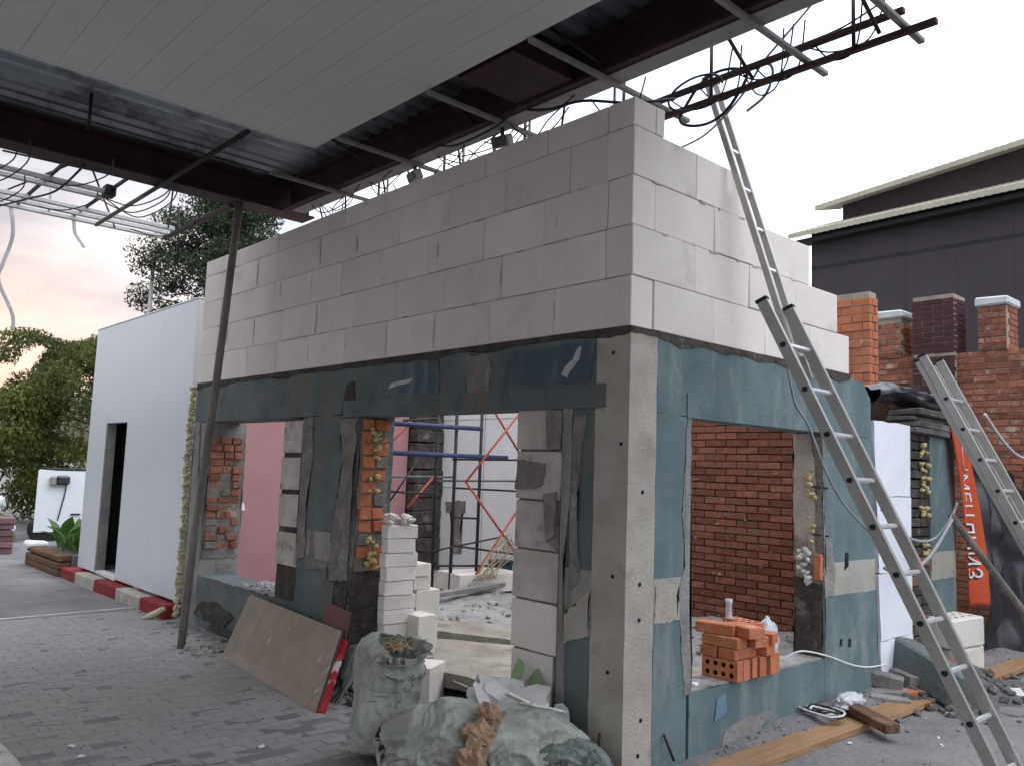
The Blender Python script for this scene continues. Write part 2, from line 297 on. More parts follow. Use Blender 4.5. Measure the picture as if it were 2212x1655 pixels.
def spline(pts, n=8):
    pts = [Vector(p) for p in pts]; o = []
    for i in range(len(pts)-1):
        p0 = pts[max(i-1, 0)]; p1 = pts[i]; p2 = pts[i+1]; p3 = pts[min(i+2, len(pts)-1)]
        for j in range(n):
            t = j/n; o.append(.5*((2*p1)+(p2-p0)*t+(2*p0-5*p1+4*p2-p3)*t*t+(3*p1-p0-3*p2+p3)*t**3))
    o.append(pts[-1]); return o
FACEY = lambda poly, name, m, par, d=.010, y=0.: B().prism(poly, 'y', y-d, y+.02).build(name, m, par)
FACEX = lambda poly, name, m, par, d=.010, x=0.: B().prism(poly, 'x', x-.02, x+d).build(name, m, par)

# ================================================================== GROUND
def gh(x, y):
    t = min(1, max(0, (-.45-x)/.9)); h = -.0545*t if y < .05 else 0
    if y < .05 and -11 < x: h += 0
    rough = .012*nz3((x, y, 0), 2.5)+.006*nz3((x, y, 3), 9)
    if y > .05 and x > -.3: h += .085*math.exp(-(max(x, 0)/.20)**2)*min(1, max(0, (y-.5)/1.2))
    return h+rough*(1-t) if y < .05 else h+rough
def ground():
    b = B(); xs = [-300, -120, -60, -30, -20]+[-14+.16*i for i in range(131)]+[12, 20, 40, 120, 300]
    ys = [-300, -100, -40, -15, -8]+[-5+.16*i for i in range(107)]+[16, 24, 40, 120, 300]
    V = []
    for x in xs:
        row = []
        for y in ys:
            near = -14 <= x <= 7 and -5 <= y <= 12.2
            row.append(b.bm.verts.new((x, y, gh(x, y) if near else (-.0545 if x < 0 else 0))))
        V.append(row)
    for i in range(len(xs)-1):
        for j in range(len(ys)-1): b._f((V[i][j], V[i+1][j], V[i+1][j+1], V[i][j+1]))
    return tag(b.build('ground', SOIL, smooth=True, recalc=False), kind='structure', label='grey dusty ground of the yard around the building')
GROUND = ground()
# concrete pavers of the forecourt: rows along y
PAV = []
for v in range(4):
    b = B(); h = .046
    P = [(-.0485, -.0985, 0), (.0485, -.0985, 0), (.0485, .0985, 0), (-.0485, .0985, 0)]
    P = P+[(x, y, h+rnd.uniform(-.0015, .0015)) for x, y, _ in P]
    b.hexa(P, .004); PAV.append(b.build('paver', PAVE, keep=True))
cand = []
nx = 0; x = -6.75
while x < -.55:
    off = .1*(nx % 2); y = -3.4+off
    while y < -.11:
        if y < -.13: cand.append((x, y))
        y += .2
    x += .1; nx += 1
cx, cy = CAM.location.x, CAM.location.y
def inview(x, y): # left part of the forecourt that the photograph shows
    d = Vector((x-cx, y-cy)); f = Vector((-.738, .674)); r = Vector((.674, .738)); z = d.dot(f); u = d.dot(r)/max(z, .1)
    return -.63 < u < .1 and z > 3.7
vis = sorted([c for c in cand if inview(*c)], key=lambda c: (c[0]-cx)**2+(c[1]-cy)**2)
near = set(vis[:300])
for (x, y) in vis[:300]:
    put('paver', rnd.choice(PAV), GROUND, (x, y, -.098+rnd.uniform(-.0025, .0015)), (rnd.uniform(-.008, .008), rnd.uniform(-.012, .012), rnd.uniform(-.008, .008)))
b = B()
for (x, y) in cand:
    if (x, y) in near: continue
    M = Matrix.Translation((x, y, -.075+rnd.uniform(-.0025, .0015))) @ Euler((rnd.uniform(-.006, .006), rnd.uniform(-.01, .01), 0)).to_matrix().to_4x4()
    b.obox(M, .097, .197, .046, .004)
tag(b.build('paver_field', PAVE, GROUND), kind='stuff')
# worn painted line across the forecourt
tag(B().prism([(-6.86, -3.2), (-6.80, -3.2), (-6.98, -.13), (-7.03, -.13)], 'z', -.062, -.052).build('painted_line', LINE, GROUND))
tag(B().prism(ragged([(-3.6, -2.50), (-1.9, -2.50), (-1.95, -2.285), (-3.5, -2.29)], .05, .012, 4), 'z', -.06, -.0465).build('painted_line', LINE, GROUND))

# ================================================================== CORNER BUILDING
BLD = thing('corner_building', 'half rebuilt corner building with white block courses above faded blue walls', 'building')
# --- concrete corner pillar with black discs painting the shade of bolt holes
b = B(); b.prism(ragged([(-.245, -.08), (0, -.08), (0, 2.40), (-.245, 2.40)], .06, .004, 2), 'y', 0, .245)
pil = b.build('corner_pillar', CONC, BLD)
def hole_y(x, z, r=.011): return B().tube([(x, -.0035, z), (x, .004, z)], r, 9).build('bolt_hole_shade', BLK, pil)
def hole_x(y, z, r=.011): return B().tube([(.0035, y, z), (-.004, y, z)], r, 9).build('bolt_hole_shade', BLK, pil)
for x, z in ((-.12, 2.29), (-.09, 1.06), (-.11, .55), (-.05, 1.78)): hole_y(x, z)
for y, z in ((.13, 1.52), (.12, 1.02), (.12, .83), (.15, .30), (.13, .12)): hole_x(y, z, .012)
# --- wall pieces of the long face (y = 0)
T = .34
def wally(name, poly, m=BLUED, t=T, amp=.012, seed=1, keep=(), y=0.): return B().prism(ragged(poly, .05, amp, seed, keep), 'y', y, y+t).build(name, m, BLD)
wally('end_wall_pier', [(-5.97, -.1), (-5.6, -.1), (-5.6, 2.017), (-5.97, 2.017)], GREYC, seed=3, amp=.010, t=.42)
wally('window_apron', [(-5.597, -.1), (-3.583, -.1), (-3.583, .45), (-5.597, .45)], BLUED, seed=4, keep=(0, 1, 3))
wally('wall_panel', [(-3.58, -.1), (-2.73, -.1), (-2.73, 2.017), (-3.58, 2.017)], BLUED, seed=5)
wally('wall_panel', [(-.49, -.1), (-.248, -.1), (-.248, 2.017), (-.49, 2.017)], BLUED, seed=6, keep=(1,))
wally('lintel_beam', [(-5.97, 2.02), (-.248, 2.02), (-.248, 2.405), (-5.97, 2.405)], BLUED, seed=7, keep=(0, 1, 3), amp=.03)
B().prism([(-2.95, 2.0), (-.17, 1.985), (-.17, 2.12), (-2.95, 2.13)], 'y', -.012, .16).build('lintel_channel', BLUED, BLD)
# --- rough mortar bed under the block courses, both faces
b = B()
def bed(u, j):
    pass
nb = 120
for face in ('y', 'x'):
    ln = 5.97 if face == 'y' else 2.62
    pts_t = []; pts_b = []
    n = int(ln/.05)
    for i in range(n+1):
        s = ln*i/n
        pts_t.append((s, 2.434)); pts_b.append((s, 2.398-.045*max(0, nz3((s, face == 'x', 1), 3.1)+.15)-.012*nz3((s, 2, 1), 15)))
    poly = pts_t+list(reversed(pts_b))
    if face == 'y': b.prism([(-p, q) for p, q in poly], 'y', -.006, .21)
    else: b.prism([(p, q) for p, q in poly], 'x', -.21, .007)
b.build('mortar_bed', MORTD, BLD)
# --- paint and mortar patches on the long face
def py(pts, name, m, d=.010, seed=1, amp=.018, step=.014, y=0.): return FACEY(ragged(pts, .014, amp*1.35, seed), name, m, BLD, .0025+.0005*(seed-10), y)
py([(-1.02, 2.15), (-.27, 2.14), (-.26, 2.37), (-.98, 2.36)], 'paint_patch', NAVY, .004, 11, .012)
py([(-2.22, 2.16), (-1.70, 2.15), (-1.72, 2.37), (-2.15, 2.37)], 'paint_patch', NAVY, .004, 12, .014)
py([(-1.42, 2.02), (-1.18, 2.02), (-1.16, 2.36), (-1.40, 2.37)], 'stain_patch', MORT, .004, 13, .02)
py([(-.40, 2.34), (-.36, 2.35), (-.38, 2.28), (-.44, 2.22), (-.47, 2.17), (-.52, 2.19), (-.49, 2.24), (-.43, 2.28)], 'chalk_smear', CHALK, .007, 14, .012, .02)
py([(-2.34, 2.20), (-2.05, 2.23), (-2.03, 2.26), (-2.30, 2.24)], 'chalk_smear', CHALK, .007, 15, .012, .03)
py([(-.42, 2.02), (-.33, 2.01), (-.33, 2.11), (-.39, 2.12)], 'rust_plate', RUST, .018, 16, .01)
py([(-.24, 2.06), (-.18, 2.06), (-.18, 2.12), (-.24, 2.12)], 'rust_plate', RUST, .016, 17, .008)
py([(-1.55, 2.0), (-.50, 1.99), (-.58, 2.05), (-1.0, 2.09), (-1.4, 2.04)], 'mortar_smear', MORT, .018, 18, .012)
py([(-3.60, .80), (-3.44, .84), (-3.46, 1.3), (-3.40, 1.7), (-3.44, 2.01), (-3.60, 2.01)], 'mortar_smear', MORT, .014, 19, .03)
py([(-3.05, .70), (-2.75, .70), (-2.75, 1.99), (-3.0, 1.99), (-2.93, 1.6), (-3.02, 1.2)], 'mortar_smear', MORT, .014, 20, .03)
py([(-3.0, -.06), (-2.76, -.06), (-2.76, .72), (-2.96, .70), (-2.92, .35)], 'broken_plaster', MORTD, .012, 21, .035)
py([(-3.42, .74), (-3.20, .78), (-3.06, .72), (-3.08, .83), (-3.42, .86)], 'mortar_smear', MORT, .012, 22, .03)
py([(-2.98, 2.02), (-2.78, 2.02), (-2.82, 2.28), (-2.93, 2.27)], 'soot_stain', MORTD, .004, 23, .03)
py([(-.48, .80), (-.36, .86), (-.25, .98), (-.25, .72), (-.40, .66), (-.47, .62)], 'broken_plaster', CONC, .012, 24, .03)
py([(-.49, .02), (-.445, .02), (-.43, .6), (-.46, 1.1), (-.40, 1.6), (-.42, 2.0), (-.49, 2.0)], 'mortar_smear', GREYC, .016, 25, .02)
py([(-.40, .95), (-.335, 1.0), (-.36, 1.5), (-.31, 1.95), (-.40, 1.95), (-.42, 1.4)], 'mortar_smear', MORT, .009, 26, .02)
py([(-.62, 1.74), (-.50, 1.75), (-.50, 1.98), (-.63, 1.98)], 'mortar_smear', MORT, .022, 27, .02)
py([(-5.95, .5), (-5.76, .46), (-5.72, 1.2), (-5.80, 2.0), (-5.93, 2.0)], 'mortar_smear', GREYC, .012, 28, .03)
py([(-5.72, 1.0), (-5.64, 1.02), (-5.63, 1.5), (-5.66, 1.6), (-5.71, 1.4)], 'chalk_smear', CHALK, .006, 29, .03)
py([(-5.62, .06), (-4.9, .02), (-4.7, .16), (-5.1, .24), (-5.5, .2)], 'damp_stain', MORTD, .005, 30, .05)
py([(-5.3, -.06), (-3.2, -.06), (-3.3, .03), (-4.2, .05), (-5.2, .03)], 'plinth_stain', MORTD, .006, 31, .04)
# --- block jambs
AB = {}
def block_mesh(L_, D_, H_, key):
    k = (round(L_, 3), round(D_, 3), round(H_, 3), key)
    if k not in AB:
        b = B(); j = .0035
        P = [(x+rnd.uniform(-j, j), y+rnd.uniform(-j*.6, j*.6), z+rnd.uniform(-j*.6, j*.6)) for z in (0, H_) for x, y in ((0, 0), (L_, 0), (L_, D_), (0, D_))]
        b.hexa(P, .004); AB[k] = b.build('aerated_block', {'a': AER, 'd': AERD, 'w': WHT}[key], keep=True)
    return AB[k]
for i in range(4): put('jamb_block', block_mesh(.37, .3, .28, 'd'), BLD, (-3.965, -.004+rnd.uniform(0, .012), .74+i*.323), (0, rnd.uniform(-.02, .02), 0))
b = B(); b.prism(ragged([(-3.975, .45), (-3.585, .45), (-3.585, 2.0), (-3.96, 2.0)], .05, .01, 33), 'y', .022, .33); b.build('jamb_mortar', MORTD, BLD)
zz = -.04
for i, (h, k) in enumerate(((.29, 'a'), (.285, 'a'), (.285, 'a'), (.285, 'd'), (.285, 'd'), (.285, 'd'), (.255, 'd'))):
    put('jamb_block', block_mesh(.405, .3, h, k), BLD, (-.902+rnd.uniform(-.008, .008), rnd.uniform(.004, .02), zz), (0, rnd.uniform(-.012, .012), 0)); zz += h+.012
b = B(); b.prism(ragged([(-.885, 0), (-.492, 0), (-.492, 1.98), (-.885, 1.98)], .05, .006, 34), 'y', .03, .29); b.build('jamb_mortar', MORT, BLD)
py([(-.88, 1.50), (-.66, 1.53), (-.64, 1.66), (-.86, 1.68)], 'mortar_smear', MORT, .02, 35, .02)
py([(-.60, 1.2), (-.54, 1.25), (-.53, 1.5), (-.63, 1.48)], 'mortar_smear', MORT, .018, 36, .02)
box('jamb_backing', MORT, BLD, -.54, -.45, .012, .30, -.05, 2.0); box('jamb_backing', MORT, BLD, -3.66, -3.5, .05, .32, .0, 2.0)
box('jamb_backing', GREYC, BLD, -.20, -.05, .20, .30, -.05, 2.38)
# --- broken brick reveals: window left jamb and door left jamb
def reveal(x, z0, z1, y0, y1, m, hh, ln, seed):
    r = random.Random(seed); z = z0; k = 0
    core = B().prism(ragged([(y0, z0-.1), (y1, z0-.1), (y1, z1+.06), (y0, z1+.06)], .05, .01, seed), 'x', x-.03, x+.012).build('reveal_core', MORT, BLD)
    while z < z1:
        y = y0+.015
        while y < y1-.03:
            w = min(r.uniform(.7, 1.1)*ln, y1-y-.01)
            if r.random() < .96 and w > .03:
                d = r.uniform(.012, .05)
                b = B().box(x, x+d, y, y+w-.012, z, z+hh-.012, .006, .006); b.build('brick', m if r.random() < .9 else MORT, BLD)
            y += w
        z += hh; k += 1
reveal(-5.6, .72, 1.80, .02, .40, BROLD, .077, .14, 5)
reveal(-2.73, .80, 1.95, .02, .30, BRO, .10, .15, 8)
b = B()
for i in range(34): b.rock((-2.69+rnd.uniform(-.01, .02), rnd.uniform(.1, .2), rnd.choice((rnd.uniform(1.35, 1.95), rnd.uniform(.82, 1.05)))), rnd.uniform(.014, .034))
tag(b.build('foam_filling', FOAM, BLD, True), kind='stuff')
b = B().prism(ragged([(.0, -.06), (.32, -.06), (.32, .80), (.0, .80)], .04, .01, 44), 'x', -2.76, -2.715); b.build('broken_plaster', MORTD, BLD)
# window sill debris of the long face
b = B()
for i in range(90): b.rock((rnd.uniform(-4.75, -3.98), rnd.uniform(.0, .3), .455), rnd.uniform(.008, .03))
tag(b.build('sill_rubble', RUB, BLD), kind='stuff')

# --- wall pieces of the short face (x = 0)
t2 = .22
def wallx(name, poly, m=BLUE, amp=.012, seed=1, keep=(), t=t2): return B().prism(ragged(poly, .05, amp, seed, keep), 'x', -t, 0).build(name, m, BLD)
wallx('wall_panel', [(.248, -.1), (.56, -.1), (.56, 1.967), (.248, 1.967)], BLUE, .008, 51, keep=(3, 0, 1))
B().prism(ragged([(.54, .37), (.60, .37), (.615, .62), (.58, .85), (.59, 1.4), (.572, 1.96), (.535, 1.96), (.50, 1.4), (.53, 1.1), (.47, .95), (.50, .70)], .014, .02, 77), 'x', -.2, .004).build('jamb_mortar', GREYC, BLD)
wallx('window_apron', [(.588, -.1), (2.197, -.1), (2.197, .378), (.588, .372)], BLUE, .007, 52, keep=(0, 1, 3))
wallx('wall_panel', [(2.20, -.1), (3.06, -.1), (3.03, .6), (3.0, 1.5), (2.98, 1.967), (2.20, 1.967)], BLUE, .018, 53, keep=(4, 5))
wallx('lintel_beam', [(.248, 1.97), (2.97, 1.97), (2.95, 2.28), (2.84, 2.395), (.248, 2.40)], BLUE, .010, 54, keep=(0, 4))
B().prism([(.53, 1.962), (2.28, 1.968), (2.28, 2.10), (.53, 2.105)], 'x', -.1, .008).build('lintel_board', BLUE, BLD)
def px(pts, name, m, d=.008, seed=1, amp=.018, step=.014, x=0.): return FACEX(ragged(pts, .014, amp*1.35, seed), name, m, BLD, .0025+.0007*(seed-60), x)
px([(.262, .80), (.50, .80), (.545, .70), (.54, .84), (.46, .92), (.48, 1.0), (.252, 1.0)], 'worn_plaster', CONC, .005, 62, .015)
px([(2.20, .80), (2.33, .80), (2.36, .95), (2.30, 1.2), (2.21, 1.25)], 'mortar_smear', GREYC, .010, 63, .02)
px([(2.50, .98), (2.56, 1.0), (2.56, 1.10), (2.52, 1.10)], 'socket_hole_shade', BLK, .004, 64, .01)  # dark raised patches paint the shade inside holes, nothing is cut
px([(2.55, .42), (2.59, .42), (2.59, .48), (2.56, .48)], 'socket_hole_shade', DARK, .004, 65, .01)
px([(2.42, .44), (2.45, .44), (2.45, .49), (2.43, .49)], 'socket_hole_shade', DARK, .004, 66, .01)
px([(.9, .0), (1.3, .03), (1.5, .13), (1.2, .16), (.95, .1)], 'damp_stain', GREYC, .003, 67, .03)
px([(.84, .18), (.97, .22), (.95, .33), (.86, .30)], 'paint_patch', mat('bright_blue_paint', (.12, .21, .30), (.15, .23, .27), sc=6, rough=.8), .003, 68, .02)
# right reveal of the short face's window: plaster, dark broken brick, foam, one hollow brick, white lump
def ry(pts, name, m, d, seed, amp=.012): return B().prism(ragged(pts, .03, amp, seed), 'y', 2.20-d, 2.205).build(name, m, BLD)
ry([(-.225, 1.05), (-.07, 1.02), (-.06, 1.6), (-.08, 1.96), (-.225, 1.96)], 'reveal_plaster', AERD, .020, 71)
ry([(-.225, .38), (.0, .38), (.0, .88), (-.225, .92)], 'broken_brick', MORTD, .030, 72, .02)
ry([(-.09, .98), (.0, .95), (.0, 1.94), (-.09, 1.94)], 'reveal_mortar', MORT, .016, 73)
b = B().box(-.062, -.004, 2.155, 2.19, .92, 1.10, .005, .003); b.build('hollow_brick', BRO, BLD)
for zz, k in ((1.60, 12), (1.28, 5)):
    b = B()
    for i in range(k): b.rock((rnd.uniform(-.11, -.06), rnd.uniform(2.14, 2.19), zz+rnd.uniform(-.10, .10)), rnd.uniform(.014, .03))
    tag(b.build('foam_lump', FOAM, BLD, True), kind='stuff')
b = B()
for i in range(18): b.rock((rnd.uniform(-.19, -.08), rnd.uniform(2.14, 2.19), rnd.uniform(.88, 1.14)), rnd.uniform(.015, .035))
tag(b.build('mortar_lump', CHIPW, BLD, True), kind='stuff')
for z in (1.58, 1.24): B().tube([(-.06, 2.15, z), (.02, 2.22, z-.01)], .008, 6).build('anchor_bar', DARK, BLD)
# sill top of the apron: dirt
b = B().prism(ragged([(-.21, .60), (-.012, .60), (-.012, 2.19), (-.21, 2.19)], .05, .008, 75), 'z', .374, .386); b.build('sill_dirt', RUB, BLD)
# --- aerated block courses
CH = .29; Z0 = 2.436
def course(k, left, right, owner, h=CH-.004, depth=.2):
    z = Z0+k*CH
    xs = left
    for i in range(len(xs)-1):
        a, c = xs[i], xs[i+1]
        L_ = c-a-.004
        put('aerated_block', block_mesh(L_, .2, h, 'a'), BLD, (-c+.002, rnd.uniform(-.003, .003), z+rnd.uniform(-.001, .001)), (rnd.uniform(-.004, .004), 0, 0))
    ys = right
    for i in range(len(ys)-1):
        a, c = ys[i], ys[i+1]; L_ = c-a-.004
        o = put('aerated_block', block_mesh(L_, .2, h, 'a'), BLD, (rnd.uniform(-.003, .003), a+.002, z+rnd.uniform(-.001, .001)), (0, rnd.uniform(-.004, .004), R(90)))
def seq(first, step=.6, end=5.97):
    o = list(first)
    while o[-1]+step < end-.12: o.append(round(o[-1]+step, 3))
    o.append(end); return o
course(0, seq([0, .6]), [.2, .8, 1.4, 2.0, 2.6], 'l')
course(1, seq([.2, .5, 1.1]), [0, .6, 1.2, 1.8, 2.416], 'r')
course(2, seq([0, .19, .71, 1.29, 1.91]), [.2, .8, 1.4, 2.0], 'l')
course(3, seq([.2, .5, 1.09]), [0, .6, 1.195], 'r')
course(4, seq([0.002, .2, .7, 1.3, 1.9]), [.2, .282], 'l', h=.165)
b = B()   # mortar between the blocks, a hair behind the block faces
for k, (ye) in enumerate((2.595, 2.41, 1.995, 1.19, .275)):
    h = CH if k < 4 else .16
    b.box(-5.965, -.21, .006, .192, Z0+k*CH+.002*k*0, Z0+k*CH+h-.003)
    b.box(-.192, -.006, .008, ye-.006, Z0+k*CH, Z0+k*CH+h-.003)
b.build('joint_mortar', JNT, BLD)
# mortar squeezed out of the joints
b = B()
for i in range(70):
    k = rnd.randrange(1, 5); x = -rnd.uniform(.1, 5.8); z = Z0+k*CH-.003; w = rnd.uniform(.02, .10)
    b.box(x, x+w, -.004, .004, z-rnd.uniform(.003, .008), z+.003, 0, .002)
for i in range(26):
    k = rnd.randrange(0, 4); x = -(.6*rnd.randrange(1, 9)+(.5 if k % 2 else 0)); z = Z0+k*CH
    b.box(x-rnd.uniform(.002, .012), x+rnd.uniform(.002, .014), -.0035, .004, z+rnd.uniform(.0, .15), z+rnd.uniform(.17, .28), 0, .003)
for i in range(16):
    k = rnd.randrange(1, 4); y = rnd.uniform(.1, 2.0 if k < 3 else 1.1); z = Z0+k*CH-.003; w = rnd.uniform(.02, .08)
    b.box(-.004, .0055, y, y+w, z-.008, z+.003, 0, .003)
tag(b.build('joint_squeeze', AERD, BLD), kind='stuff')

# --- interior: floor, back wall in brick and white plaster, pink end wall, dark corner column
def fl(u, v):
    x = -7.3+u*7.1; y = .30+v*4.0
    z = .115+.035*nz3((x, y, 2), 1.8)+.025*nz3((x, y, 5), 6)+.012*nz3((x, y, 9), 17)
    return (x, y, z)
B().grid(fl, 150, 90).build('floor_debris', RUB, BLD, True)
B().prism(ragged([(-3.0, .62), (-2.05, .28), (-1.25, .44), (-.6, .5), (-.6, 1.52), (-2.2, 1.46), (-2.95, .98)], .07, .03, 81), 'z', .06, .165).build('floor_slab', SLAB, BLD)
B().prism(ragged([(-3.3, 1.06), (-2.2, 1.52), (-.7, 1.58), (-.7, 1.95), (-2.6, 1.9), (-3.4, 1.6)], .07, .03, 82), 'z', .08, .185).build('floor_slab', SLAB, BLD)
b = B()
for i in range(420):
    x, y = rnd.uniform(-5.6, -1.2), rnd.uniform(.3, 4.1); b.rock((x, y, .13), rnd.uniform(.008, .035))
tag(b.build('floor_rubble', RUB, BLD), kind='stuff')
b = B()
for i in range(260):
    x, y = rnd.uniform(-2.65, -.95), rnd.uniform(-.25, .5); b.rock((x, y, .0-.03), rnd.uniform(.012, .05))
tag(b.build('threshold_rubble', RUBD, BLD), kind='stuff')
bw = B().box(-3.2, -.25, 4.312, 4.55, 0, 2.55).build('brick_wall', BRKJ, BLD)
bm_ = {w: B().box(0, w, 0, .06, 0, .0655, .003, .0012).build('brick', BRK, keep=True) for w in (.25, .12)}
for k in range(32):
    x = -3.1+(.13 if k % 2 else 0)
    while x < -.95:
        put('brick', bm_[.25], bw, (x+rnd.uniform(-.004, .004), 4.30+rnd.uniform(-.004, .005), .04+k*.077+rnd.uniform(-.002, .002)), (0, rnd.uniform(-.006, .006), 0)); x += .261
b = B()
for i in range(60): b.rock((rnd.uniform(-2.8, -1.1), 4.302, rnd.uniform(.1, 1.9)), rnd.uniform(.012, .03), .5)
tag(b.build('mortar_dabs', MORT, bw), kind='stuff')
wp = B().box(-7.3, -3.2, 4.30, 4.5, 0, 3.2).build('white_back_wall', WPLAS, BLD)
for z in (1.35, 2.35): B().box(-7.25, -3.25, 4.296, 4.306, z, z+.006).build('panel_joint', GREYC, wp)
for x in (-6.2, -5.0, -4.0): B().box(x, x+.006, 4.295, 4.305, .1, 3.2).build('panel_joint', GREYC, wp)
B().prism(ragged([(-7.0, .98), (-6.85, 1.0), (-6.84, .4), (-6.62, .4), (-6.66, .95), (-6.55, 1.0), (-6.55, 1.16), (-7.05, 1.14)], .04, .03, 84), 'y', 4.285, 4.31).build('bare_patch', MORT, wp)
box('pink_end_wall', PINK, BLD, -7.5, -7.3, .02, 3.75, 0, 3.3)
B().prism(ragged([(.9, 1.02), (1.25, 1.0), (1.24, 1.10), (.92, 1.12)], .04, .02, 85), 'x', -7.31, -7.29).build('plaster_scar', WPLAS, BLD)
b = B()
for i in range(16): b.box(-7.46, -7.14+rnd.uniform(-.02, .02), 3.78, 4.296, .2*i, .2*i+.193, .012, .012)
b.build('corner_column', MORTD, BLD)
# low ruined parts at the back right corner keep the room closed
box('return_wall', GREYC, BLD, -.45, -.23, 3.10, 4.30, 0, 2.0)

# ================================================================== WHITE ANNEX
ANX = thing('white_panel_annex', 'white sheet metal annex with a narrow dark doorway left of the block building', 'building', (-9.65, 0, 0))
def ax(name, m, *a, **k):
    o = box(name, m, None, *a, **k); o.parent = ANX; o.matrix_parent_inverse = Matrix.Translation((9.65, 0, 0)); return o
for x0, x1, z0, z1 in ((-9.65, -8.93, .12, 3.38), (-8.927, -8.11, 2.065, 3.38), (-8.107, -7.09, .12, 3.38), (-7.087, -6.12, .12, 3.38)):
    ax('wall_panel', PANEL, x0, x1, 0, .12, z0, z1, bev=.003)
ax('cap_flashing', PANEL, -9.66, -6.115, -.006, .13, 3.383, 3.40)
ax('side_wall', PANEL, -9.65, -9.53, .123, 4.4, .12, 3.38); ax('back_wall', PANEL, -9.527, -7.6, 4.28, 4.4, .12, 3.38)
ax('shade_lining', DARKP, -9.52, -9.50, .125, 4.27, .14, 3.29); ax('shade_lining', DARKP, -9.49, -7.65, 4.25, 4.27, .14, 3.29)  # dark sheets added to paint the shade seen through the doorway
ax('partition', PANELE, -7.62, -7.51, .123, 4.4, .12, 3.3); ax('flat_roof', PANEL, -9.66, -7.6, .132, 4.41, 3.30, 3.379)
ax('floor', GREYC, -9.52, -7.63, .125, 4.27, .0, .14)
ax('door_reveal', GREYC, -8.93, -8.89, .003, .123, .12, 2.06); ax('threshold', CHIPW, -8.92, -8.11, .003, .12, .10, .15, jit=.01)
b = B()
for i in range(420):
    z = rnd.uniform(-.02, 2.40)
    b.rock((-6.075+.012*nz3((0, 0, z), 4)+rnd.uniform(-.012, .012), rnd.uniform(-.03, .03), z), rnd.uniform(.010, .024), 1.5)
o = tag(b.build('foam_seam', FOAMP, None, True), kind='stuff'); o.parent = ANX; o.matrix_parent_inverse = Matrix.Translation((9.65, 0, 0))
tube('foam_drip', FOAMP, None, [(-6.12, -.10, .06), (-6.2, -.22, -.02), (-6.25, -.3, -.05)], [.03, .035, .012], 7).parent = ANX
bpy.data.objects['foam_drip'].matrix_parent_inverse = Matrix.Translation((9.65, 0, 0))
KRB = thing('painted_kerb', 'low red and white striped kerb along the foot of the white annex', 'kerb', (-9.9, -.06, 0))
ks = [-9.92, -9.26, -8.47, -7.65, -6.83, -6.1]
for i in range(5):
    o = B().box(ks[i]+.004, ks[i+1]-.004, -.13, .10 if i else .6, -.1, .085, .012, .006).build('kerb_stone', KWHT if i % 2 else KRED, KRB)
    o.matrix_parent_inverse = Matrix.Translation((9.9, .06, 0))

# ================================================================== CANOPY
CAN = thing('canopy', 'dark steel canopy with pale soffit and ribbed metal roof over the forecourt', 'canopy', (0, 0, 0))  # unseen reach to the right and front is sized to shade the long face
zc = 4.0
y = -.56; k = 0
while y > -9.3:   # soffit strips run along x
    box('soffit_strip', SOFF, CAN, -2.62, 4.9, y-.1985, y, zc+rnd.uniform(0, .0012), zc+.028, .0025); y -= .2; k += 1
box('soffit_trim', SOFF, CAN, -2.66, -2.623, -9.35, -.562, zc-.002, zc+.05)
# ribbed roof sheet, ribs along y
b = B(); x = -4.75; V0 = []; V1 = []
prof = ((0, 0), (.055, 0), (.085, .038), (.14, .038), (.17, 0))
while x < 5.2:
    for dx, dz in prof[:4]:
        V0.append(b.bm.verts.new((x+dx, -9.6, 4.30+dz))); V1.append(b.bm.verts.new((x+dx, .42, 4.30+dz)))
    x += .17
for i in range(len(V0)-1): b._f((V0[i], V0[i+1], V1[i+1], V1[i]))
rf = b.build('ribbed_roof_sheet', GALV, CAN); md = rf.modifiers.new('t', 'SOLIDIFY'); md.thickness = .004
box('roof_deck_membrane', DARK, CAN, -4.75, 5.25, -9.6, .42, 4.352, 4.37)
def ibeam_y(x, y0, y1, m, w=.24, h=.28):
    b = B(); b.box(x-w/2, x+w/2, y0, y1, zc, zc+.018); b.box(x-w/2, x+w/2, y0, y1, zc+h-.018, zc+h); b.box(x-.006, x+.006, y0, y1, zc+.018, zc+h-.018)
    return b.build('main_beam', m, CAN)
def ibeam_x(y, x0, x1, m, w=.18, h=.28):
    b = B(); b.box(x0, x1, y-w/2, y+w/2, zc, zc+.018); b.box(x0, x1, y-w/2, y+w/2, zc+h-.018, zc+h); b.box(x0, x1, y-.006, y+.006, zc+.018, zc+h-.018)
    return b.build('main_beam', m, CAN)
ibeam_y(-4.42, -9.6, .36, RUST); ibeam_x(.10, -4.30, 4.9, RUST); ibeam_y(5.03, -9.6, .2, RUST); ibeam_x(-9.5, -4.29, 4.9, RUST)
box('edge_channel', FASC, CAN, -4.2, 4.9, .06, .196, zc-.012, zc-.003)
for x in (-3.3, -2.2, -1.0): B().prism([(x, zc+.02), (x+.5, zc+.02), (x+.42, zc+.26), (x+.05, zc+.26)], 'y', -.5-.0, .0).build('gusset_box', RUST, CAN) if x == -1.0 else None
# outriggers that pass over the beam and carry the outer frame
for x in (-3.35, -2.30, -1.21, -.276, .69, 1.232):
    box('outrigger', PURL, CAN, x-.018, x+.018, -.58, .89, 3.960, 3.988)
for y in (-1.08, -3.0, -4.8, -7, -9):
    tube('outrigger', DARK, CAN, [(-6.22, y, 3.985), (-2.7, y, 3.985)], .02, 6)
